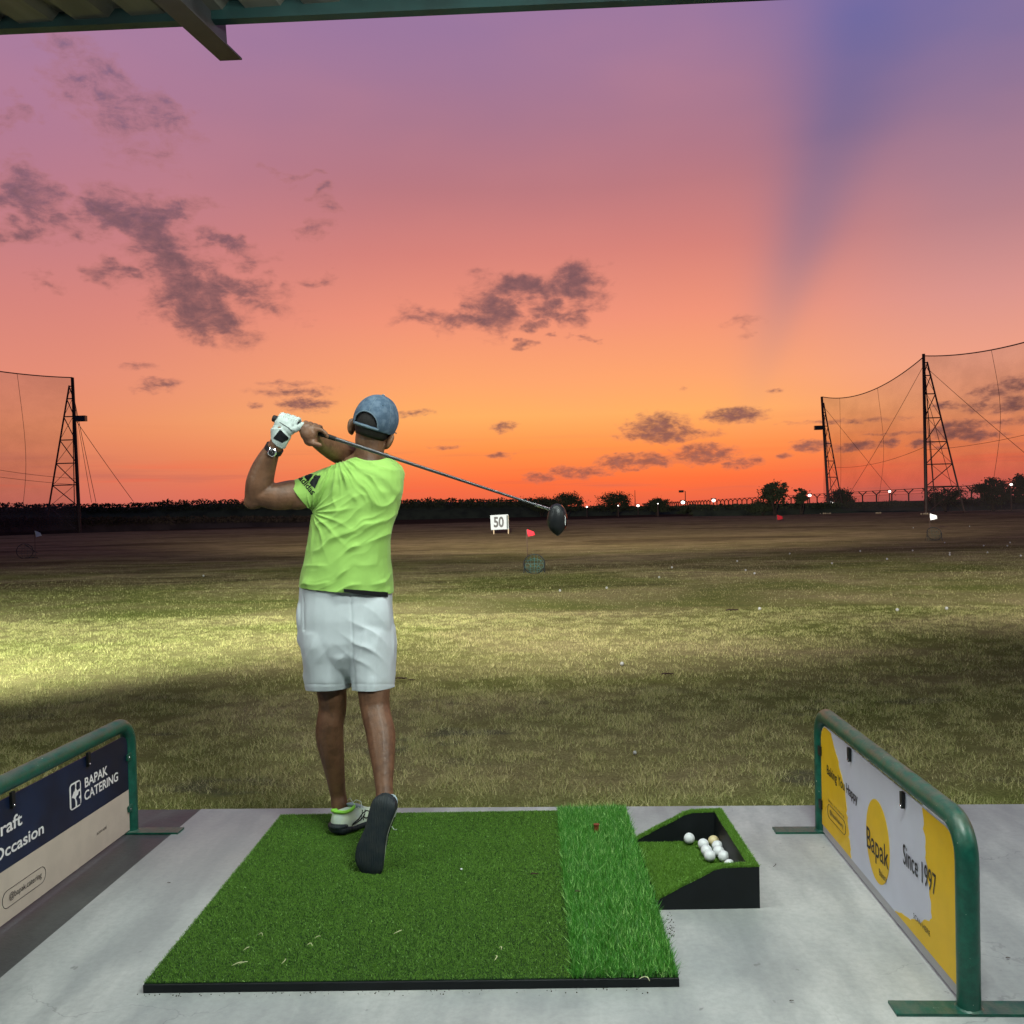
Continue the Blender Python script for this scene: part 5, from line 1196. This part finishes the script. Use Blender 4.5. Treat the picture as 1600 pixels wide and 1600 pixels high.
def shirt_disp(co, nr):
    X, Z = co[:, 0], co[:, 2]; x_, y_ = pxy(co)
    n1 = np.array([mnoise.noise(Vector((a * 7, b * 7, c * 7))) for a, b, c in co]); n2 = np.array([mnoise.noise(Vector((a * 16 + 5, b * 16, c * 16))) for a, b, c in co])
    # lower back: folds climbing to the right
    d1 = (y_ - 860) + .42 * (x_ - 545) - .0011 * (x_ - 545) ** 2; f1 = ridge(d1 / 9.5 + 1.9 * n1 + .5 * n2); w1 = np.clip((y_ - 785) / 40, 0, 1) * np.clip(.55 + 1.3 * n2, .1, 1)
    # shoulder blade: folds fanning from the sleeve seam
    ang = np.arctan2(y_ - 708, x_ - 528); f2 = ridge(ang * 9.5 + 2.0 * n1 + .6 * n2); w2 = np.clip((800 - y_) / 40, 0, 1) * np.clip((x_ - 482) / 20, 0, 1) * np.clip((640 - x_) / 60, 0, 1) * np.clip(.6 + 1.2 * n2, .15, 1)
    # armpit gathers
    r3 = np.hypot(x_ - 487, y_ - 800); f3 = ridge(np.arctan2(y_ - 800, x_ - 487) * 8 + 1.5 * n1); w3 = np.clip(1 - r3 / 90, 0, 1) * (x_ > 480)
    # sleeve
    f4 = ridge((x_ - 460) / 9 + .02 * (y_ - 770) * 3 + 2 * n1); w4 = np.clip((492 - x_) / 10, 0, 1) * .35
    vd = co - np.array(CAM)[None]; vd /= np.linalg.norm(vd, axis=1)[:, None]; fac = np.clip(-(nr * vd).sum(1) * 1.6, .12, 1)
    n3 = np.array([mnoise.noise(Vector((a * 4 + 9, b * 4, c * 4))) for a, b, c in co])
    f1b = ridge(((y_ - 860) + .62 * (x_ - 545)) / 5.2 + 2.6 * n1 + 1.2 * n2, 1.2) * np.clip(.35 + 1.8 * n3, 0, 1)
    f2b = ridge(ang * 19 + 3.0 * n1 + 1.5 * n2, 1.2) * np.clip(.45 + 1.8 * n3, 0, 1); f5 = ridge((y_ - 790 + .35 * (x_ - 560) + 14 * n1) / 12 + 1.4 * n1) * np.clip((y_ - 752) / 30, 0, 1) * np.clip((835 - y_) / 30, 0, 1) * np.clip((x_ - 520) / 30, 0, 1)
    h = fac * (.012 * f1 * w1 + .006 * f1b * np.clip((y_ - 770) / 40, 0, 1) + .012 * f2 * w2 + .007 * f2b * w2 + .010 * f3 * w3 + .008 * f5) + .004 * f4 * w4 + .004 * n1 + .0022 * n2
    return co + nr * h[:, None]
lft = A(466, 917, 3.80); rgt = A(614, 928, 3.80); hd = (rgt - lft).normalized(); hn = Vector((hd.z, 0, -hd.x)); hn = -hn if hn.z > 0 else hn
cuffA = A(455, 751, 3.80); cuffB = A(486, 798, 3.80); cd = (cuffB - cuffA).normalized(); cn = Vector((cd.z, 0, -cd.x)); cn = -cn if cn.x > 0 else cn
def cut_local(bm_pts): pass
def voxel_shirt():
    ob = voxel(sh, 'shirt', M['shirt'], .0036, 12, parent=person, disp=shirt_disp, fac=.5)
    me = ob.data; bm = bmesh.new(); bm.from_mesh(me); off = wloc(person)
    bmesh.ops.bisect_plane(bm, geom=bm.verts[:] + bm.edges[:] + bm.faces[:], plane_co=lft - off, plane_no=hn, clear_outer=True)
    # sleeve end: only geometry left of the torso
    fs_ = [f for f in bm.faces if f.calc_center_median().x + off.x < A(489, 780, 3.8).x and f.calc_center_median().z + off.z > A(489, 803, 3.8).z]; vs_ = {v for f in fs_ for v in f.verts}; es_ = {e for f in fs_ for e in f.edges}
    bmesh.ops.bisect_plane(bm, geom=list(vs_) + list(es_) + fs_, plane_co=cuffA - off, plane_no=cn, clear_outer=True)
    # neck hole
    nk = A(577, 713, 3.90) - off
    dl = [v for v in bm.verts if (v.co - (A(578, 706, 3.88) - off)).length < .074]
    bmesh.ops.delete(bm, geom=dl, context='VERTS')
    bd = [v for v in bm.verts if v.is_boundary and (v.co - nk).length < .13]
    cN = A(578, 706, 3.88) - off
    for v in bd: dd = (v.co - cN); v.co = cN + dd.normalized() * .074
    bm.to_mesh(me); bm.free()
    me.polygons.foreach_set('use_smooth', [True] * len(me.polygons))
    md = ob.modifiers.new('t', 'SOLIDIFY'); md.thickness = .002; md.offset = -1
    return ob
shirt = voxel_shirt()
def bvh_of(ob):
    off = wloc(ob); return BVHTree.FromPolygons([v.co + off for v in ob.data.vertices], [tuple(p.vertices) for p in ob.data.polygons])
sbv = bvh_of(shirt)
# black tape under the tail of the shirt
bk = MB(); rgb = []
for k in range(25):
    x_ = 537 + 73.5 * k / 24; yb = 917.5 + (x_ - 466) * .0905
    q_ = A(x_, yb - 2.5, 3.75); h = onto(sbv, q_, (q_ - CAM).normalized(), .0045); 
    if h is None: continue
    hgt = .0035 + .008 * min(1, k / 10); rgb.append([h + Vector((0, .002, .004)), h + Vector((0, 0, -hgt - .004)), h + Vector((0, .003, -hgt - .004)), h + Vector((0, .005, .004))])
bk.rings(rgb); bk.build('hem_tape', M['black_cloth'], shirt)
# sleeve print: three bars and lettering
def proj_letters(txt, o2, xd, yd, wl, hl, name, mt, bvh, parent, Y, off=.0016, **k):
    vs, fs, _ = text_mesh(txt, **k); bm = bmesh.new(); bv = [bm.verts.new((a, b, 0)) for a, b in vs]
    for f in fs:
        try: bm.faces.new([bv[i] for i in f])
        except ValueError: pass
    bmesh.ops.triangulate(bm, faces=bm.faces[:])
    for _ in range(2): bmesh.ops.subdivide_edges(bm, edges=[e for e in bm.edges if (e.verts[0].co - e.verts[1].co).length > .08], cuts=1)
    bmesh.ops.triangulate(bm, faces=bm.faces[:]); bm.verts.index_update(); P_ = []
    for v in bm.verts:
        px = o2[0] + xd[0] * v.co.x * wl + yd[0] * v.co.y * hl; py = o2[1] + xd[1] * v.co.x * wl + yd[1] * v.co.y * hl; q_ = A(px, py, Y); P_.append(onto(bvh, q_, (q_ - CAM).normalized(), off))
    F_ = [tuple(v.index for v in f.verts) for f in bm.faces if all(P_[v.index] is not None for v in f.verts)]; bm.free()
    u2 = sorted({i for f in F_ for i in f}); mp_ = {i: j for j, i in enumerate(u2)}
    return MB().add([P_[i] for i in u2], [tuple(mp_[i] for i in f) for f in F_]).build(name, M[mt], parent, fix=False, smooth=False)
xd = Vector((.64, .77)).normalized(); yd = Vector((xd.y, -xd.x))
proj_letters('adidas', (466.0, 748.5), xd, yd, 33, 9.5, 'sleeve_lettering', 'print_black', sbv, shirt, 3.8, offset=.02)
for (a0, a1, hh) in ((1, 7.5, 6), (9.5, 17.5, 14), (19.5, 28.5, 22)):
    o2 = Vector((476.5, 747.5)); sl = 5.5
    q4 = [o2 + xd * a0, o2 + xd * a1, o2 + xd * (a1 - 9.0 * hh / 22 + 0) + yd * hh, o2 + xd * (a0 - 9.0 * hh / 22) + yd * hh] if False else None
# bars: measured outlines
for ol in ([(491.5, 763.5), (483.5, 755), (492.5, 742.5), (501.5, 743.5)], [(482, 753), (475.5, 746), (480, 741), (490, 741.5)], [(474, 744.5), (470.5, 741.5), (473.5, 739.5), (479, 740)]):
    patch(sbv, ol, 'sleeve_bar', 'print_black', shirt, 3.8, .0016, 6)
# neck band
# ---- shorts
so_ = MB()
so_.rings([tring(471, 611, 905, 3.855, .135), tring(469, 612, 930, 3.855, .140), tring(467, 614, 965, 3.85, .146), tring(467, 616, 1000, 3.845, .142), tring(476, 611, 1020, 3.84, .124), tring(494, 598, 1038, 3.84, .098), tring(514, 580, 1052, 3.84, .07), tring(534, 562, 1064, 3.84, .035)])
so_.rings([tring(480, 550, 950, 3.85, .10), tring(472, 552, 985, 3.845, .132), tring(472, 552, 1005, 3.845, .136), tring(476, 550, 1030, 3.85, .128), tring(479, 549, 1055, 3.85, .120), tring(481.5, 547.5, 1075, 3.855, .114), tring(483, 547, 1095, 3.855, .112)])
so_.rings([tring(545, 605, 950, 3.85, .10), tring(543, 616, 985, 3.84, .132), tring(544, 618, 1005, 3.835, .136), tring(547, 618, 1030, 3.825, .128), tring(549.5, 617.5, 1055, 3.815, .120), tring(551, 615, 1075, 3.81, .114), tring(551, 614, 1095, 3.805, .112)])
so_.ell(A(473, 965, 3.82), (.024, .06, .085))
so_.ell(A(514, 968, 3.80), (.10, .075, .15)); so_.ell(A(574, 968, 3.795), (.10, .075, .15))
def shorts_disp(co, nr):
    x_, y_ = pxy(co); n1 = np.array([mnoise.noise(Vector((a * 6, b * 6, c * 5 + 9))) for a, b, c in co]); n2 = np.array([mnoise.noise(Vector((a * 15, b * 15, c * 12 + 3))) for a, b, c in co])
    f1 = ridge((x_ - 545) / 15 + .012 * (y_ - 980) + 2.2 * n1); w1 = np.clip((y_ - 985) / 70, 0, 1) * np.clip(.6 + n2, .1, 1)
    f2 = ridge((y_ - 1000) / 9 - .7 * (x_ - 560) / 9 + 2 * n1); w2 = np.exp(-((x_ - 572) / 26) ** 2 - ((y_ - 1000) / 38) ** 2)
    f3 = np.exp(-((x_ - 549 - .04 * (y_ - 960)) / 2.2) ** 2) * np.clip((y_ - 915) / 20, 0, 1)
    f4 = ridge((y_ - 925) / 8 + .2 * (x_ - 540) / 8 + 2 * n1); w4 = np.clip((950 - y_) / 30, 0, 1) * .3
    f6 = ridge((x_ - 520 + .25 * (y_ - 980)) / 8 + 2.4 * n1 + n2, 1.2) * np.clip((y_ - 950) / 60, 0, 1) * np.clip(.3 + 1.6 * n2, 0, 1)
    f7 = np.exp(-((x_ - 474 - .02 * (y_ - 925)) / 1.6) ** 2) * (y_ > 918) * (y_ < 985)
    h = .008 * f1 * w1 + .005 * f6 + .010 * f2 * w2 - .005 * f3 - .004 * f7 + .005 * n1 + .002 * n2 + .004 * f4 * w4
    # stitched hem
    hm_ = y_ - (1069 + .0 * x_); h += -.0014 * np.exp(-((hm_) / 1.2) ** 2)
    return co + nr * h[:, None]
sr = voxel(so_, 'shorts', M['shorts'], .0042, 16, parent=person, disp=shorts_disp)
me = sr.data; bm = bmesh.new(); bm.from_mesh(me); off = wloc(person)
bmesh.ops.bisect_plane(bm, geom=bm.verts[:] + bm.edges[:] + bm.faces[:], plane_co=A(515, 1079, 3.76) - off, plane_no=Vector((.02, -.05, -1)), clear_outer=True)
bm.to_mesh(me); bm.free(); md = sr.modifiers.new('t', 'SOLIDIFY'); md.thickness = .0025; md.offset = -1

# ---- shoes
def shoe(parent, O, X, Z, left, label, L=.305):
    """O heel centre on the sole plane, X heel->toe, Z up out of the sole"""
    X = X.normalized(); Z = (Z - X * Z.dot(X)).normalized(); Yv = Z.cross(X)     # Yv: to the wearer's left
    s_ = 1 if left else -1                                                       # medial side is -Yv for left
    def P(x, y, z): return O + X * x + Yv * y + Z * z
    def itp(x, tab):
        for (x0, v0), (x1, v1) in zip(tab, tab[1:]):
            if x <= x1: t = max(0, (x - x0) / (x1 - x0)); t = t * t * (3 - 2 * t); return v0 + (v1 - v0) * t
        return tab[-1][1]
    def hwf(x):
        w_ = itp(x, [(0, .043), (.05, .045), (.13, .040), (.22, .053), (.26, .053), (L, .046)])
        e = min(1, max(0, x / .038)); w_ *= sqrt(max(0, 1 - (1 - e) ** 2)); e = min(1, max(0, (L - x) / .062)); return w_ * sqrt(max(0, 1 - (1 - e) ** 2.2)) + .001
    st = [0.0005, .003, .009, .018, .03, .05, .08, .11, .14, .17, .20, .225, .245, L - .042, L - .026, L - .014, L - .006, L - .002, L - .0002]
    hw = [hwf(x) for x in st]; cy = [itp(x, [(0, 0), (.12, .003), (.2, .003), (L, -.012)]) for x in st]
    top = [itp(x, [(0, .078), (.012, .096), (.07, .098), (.11, .094), (.16, .080), (.22, .062), (.28, .052), (L, .040)]) for x in st]
    up_ = MB(); rg = []
    for i, x in enumerate(st):
        rr_ = []; c = -cy[i] * s_
        for k in range(24):
            a = 2 * pi * k / 24; z = sin(a); wy = hw[i] * (.95 if left else 1.05) * (1 - .26 * max(0, z)); zz = .020 + .004 * z if z < 0 else .022 + (top[i] - .022) * z ** .72
            rr_.append(P(.006 + x * .975, c + wy * cos(a), zz))
        rg.append(rr_)
    up_.rings(rg)
    uo = voxel(up_, 'shoe_upper', M['shoe_white'], .0035, 4, parent=parent)
    if label: uo['label'] = label
    sl = MB(); rg = []
    zb = [itp(x, [(0, .012), (.03, 0), (.2, 0), (.26, .004), (L, .018)]) for x in st]
    for i, x in enumerate(st):
        c = -cy[i] * s_; w_ = hw[i] + .003 * min(1, hw[i] / .03); x2 = x; t_ = .030 + .006 * (x < .06)
        rr_ = []
        for k in range(20):
            a = 2 * pi * k / 20; cx, sz = cos(a), sin(a); rr_.append(P(x2, c + w_ * math.copysign(abs(cx) ** .7, cx), zb[i] + t_ / 2 + t_ / 2 * math.copysign(abs(sz) ** .5, sz)))
        rg.append(rr_)
    sl.rings(rg); so2 = sl.build('sole', M['sole'], parent, ang=50)
    # heel cushion bulging at the back
    MB().ell(P(.036, 0, .034), (.042, .047, .020), Matrix((X, Yv, Z)).transposed()).build('heel_cushion', M['sole'], so2)
    # collar
    pts = [P(.064 + .054 * cos(a), .027 * sin(a), .088 + .012 * cos(a) ** 2) for a in np.linspace(0, 2 * pi, 29)]
    MB().tube(pts, .0075, 8, caps=False).build('collar', M['shoe_lime'] if left else M['shoe_grey'], parent)
    # tongue and laces
    MB().ell(P(.128, 0, .092), (.048, .021, .010), Matrix((X, Yv, Z)).transposed() @ Matrix.Rotation(radians(22), 3, 'Y')).build('tongue', M['shoe_grey'], parent)
    for k in range(5):
        x = .112 + k * .017; z = .104 - k * .0085; MB().tube([P(x - .004, -.026, z - .012), P(x, -.012, z + .001), P(x + .003, .012, z + .001), P(x, .026, z - .012)], .0028, 6).build('lace', M['laces'], parent)
    for sg_ in (-1, 1):
        MB().tube([P(.115, .0, .108), P(.118, .018 * sg_, .122), P(.128, .036 * sg_, .116), P(.122, .050 * sg_, .096), P(.12, .052 * sg_, .088)], .0018, 5).build('lace_end', M['laces'], parent)
    # heel counter and side marks
    ub = bvh_of(uo)
    def sidept(x, z, sd): 
        q_ = P(x, sd * .2, z); h = ub.ray_cast(q_, -Yv * sd); return h[0] + h[1] * .001 if h[0] else None
    for sd in (-1, 1):
        for ln in ([(.075, .036), (.11, .046), (.14, .062), (.165, .066), (.185, .056), (.178, .044), (.15, .040), (.135, .050)], [(.12, .038), (.145, .072)], [(.135, .036), (.160, .070)], [(.070, .032), (.10, .036), (.13, .044), (.15, .058)]):
            pp = [sidept(a, b, sd) for a, b in ln]; pp = [p for p in pp if p]
            if len(pp) > 1: MB().tube(pp, .0026, 5).build('side_mark', M['print_black'], uo)
    return P
# left shoe flat on the mat, pointing away to the right
shoe(person, Vector((A(519, 1300, 3.84).x, 3.835, PZ - .004)), Vector((.60, .80, 0)), Vector((0, 0, 1)), True, 'white and lime running shoe standing flat on the mat')
# right shoe on its toe, sole towards the camera
hh_ = A(603, 1243, 3.47); tt_ = A(567, 1370, 3.415); axx = (tt_ - hh_)
tz_ = tt_.z; 
shoe(person, hh_, axx, Vector((.16, 1, -.05)), False, 'running shoe standing on its toe, black sole facing the camera', axx.length + .002)

# ================================================================== GOLF CLUB
M['club_dark'] = mat('club_dark', (0.010, 0.011, 0.012), 0.42, 0.35)
club = empty('golf_club', g0, 'long driver golf club held over the shoulder, its dark head hanging to the right', 'golf club')
Lc = (g1 - g0).length
MB().tube([g0, g0 + gd * .012, g0 + gd * .16, g0 + gd * .272], [.0135, .0140, .0118, .0088], 14).build('grip', M['rubber'], club)
MB().tube([g0 + gd * .270, g0 + gd * Lc * .99], [.0078, .0046], 12).build('shaft', M['shaft'], club)
MB().tube([g0 + gd * (Lc * .93), g0 + gd * Lc], [.0056, .0062], 10).build('ferrule', M['chrome'], club)
# head: pear-shaped, crown to the camera, hanging below the shaft end
c0 = A(871, 808, 3.60); hd_ = MB(); rg = []
ax_d = Vector((.06, .12, -1)).normalized(); ax_r = Vector((1, .25, .06)).normalized(); ax_n = ax_r.cross(ax_d); ax_n = -ax_n if ax_n.y > 0 else ax_n; ax_r = (ax_r - ax_d * ax_r.dot(ax_d)).normalized()
prf = [(-.058, .006), (-.052, .020), (-.040, .029), (-.022, .036), (0, .038), (.022, .036), (.040, .028), (.054, .016), (.064, .004)]
for (t_, w_) in prf: rg.append([A(869.5, 811, 3.60) + ax_d * t_ + ax_r * (w_ * cos(a) + .004 * (t_ < 0)) + ax_n * (w_ * (.95 if sin(a) > 0 else .55) * sin(a)) for a in np.linspace(0, 2 * pi, 25)[:-1]])
hd_.rings(rg); hdo = hd_.build('club_head', M['club_dark'], club, ang=80)
fc = A(869.5, 811, 3.60)
MB().rings([[fc + ax_d * t_ + ax_r * (w_ * .97 + .0045 + q_) + ax_n * b_ for b_, q_ in ((-.012, -.006), (.0, .001), (.016, -.004))] for (t_, w_) in prf[1:7]], caps=False, closed=False).build('face', M['club_red'], hdo, fix=False)
MB().tube([g1 - gd * .004, A(872, 800, 3.595), fc + ax_d * -.035 + ax_r * .02], [.0065, .0075, .009], 10).build('hosel', M['chrome'], hdo)
pts = [fc + ax_d * t_ + ax_r * (w_ * .74) + ax_n * (w_ * .66) for (t_, w_) in prf[1:6]]; MB().tube(pts, .0015, 5).build('trim_line', M['print_white'], hdo)
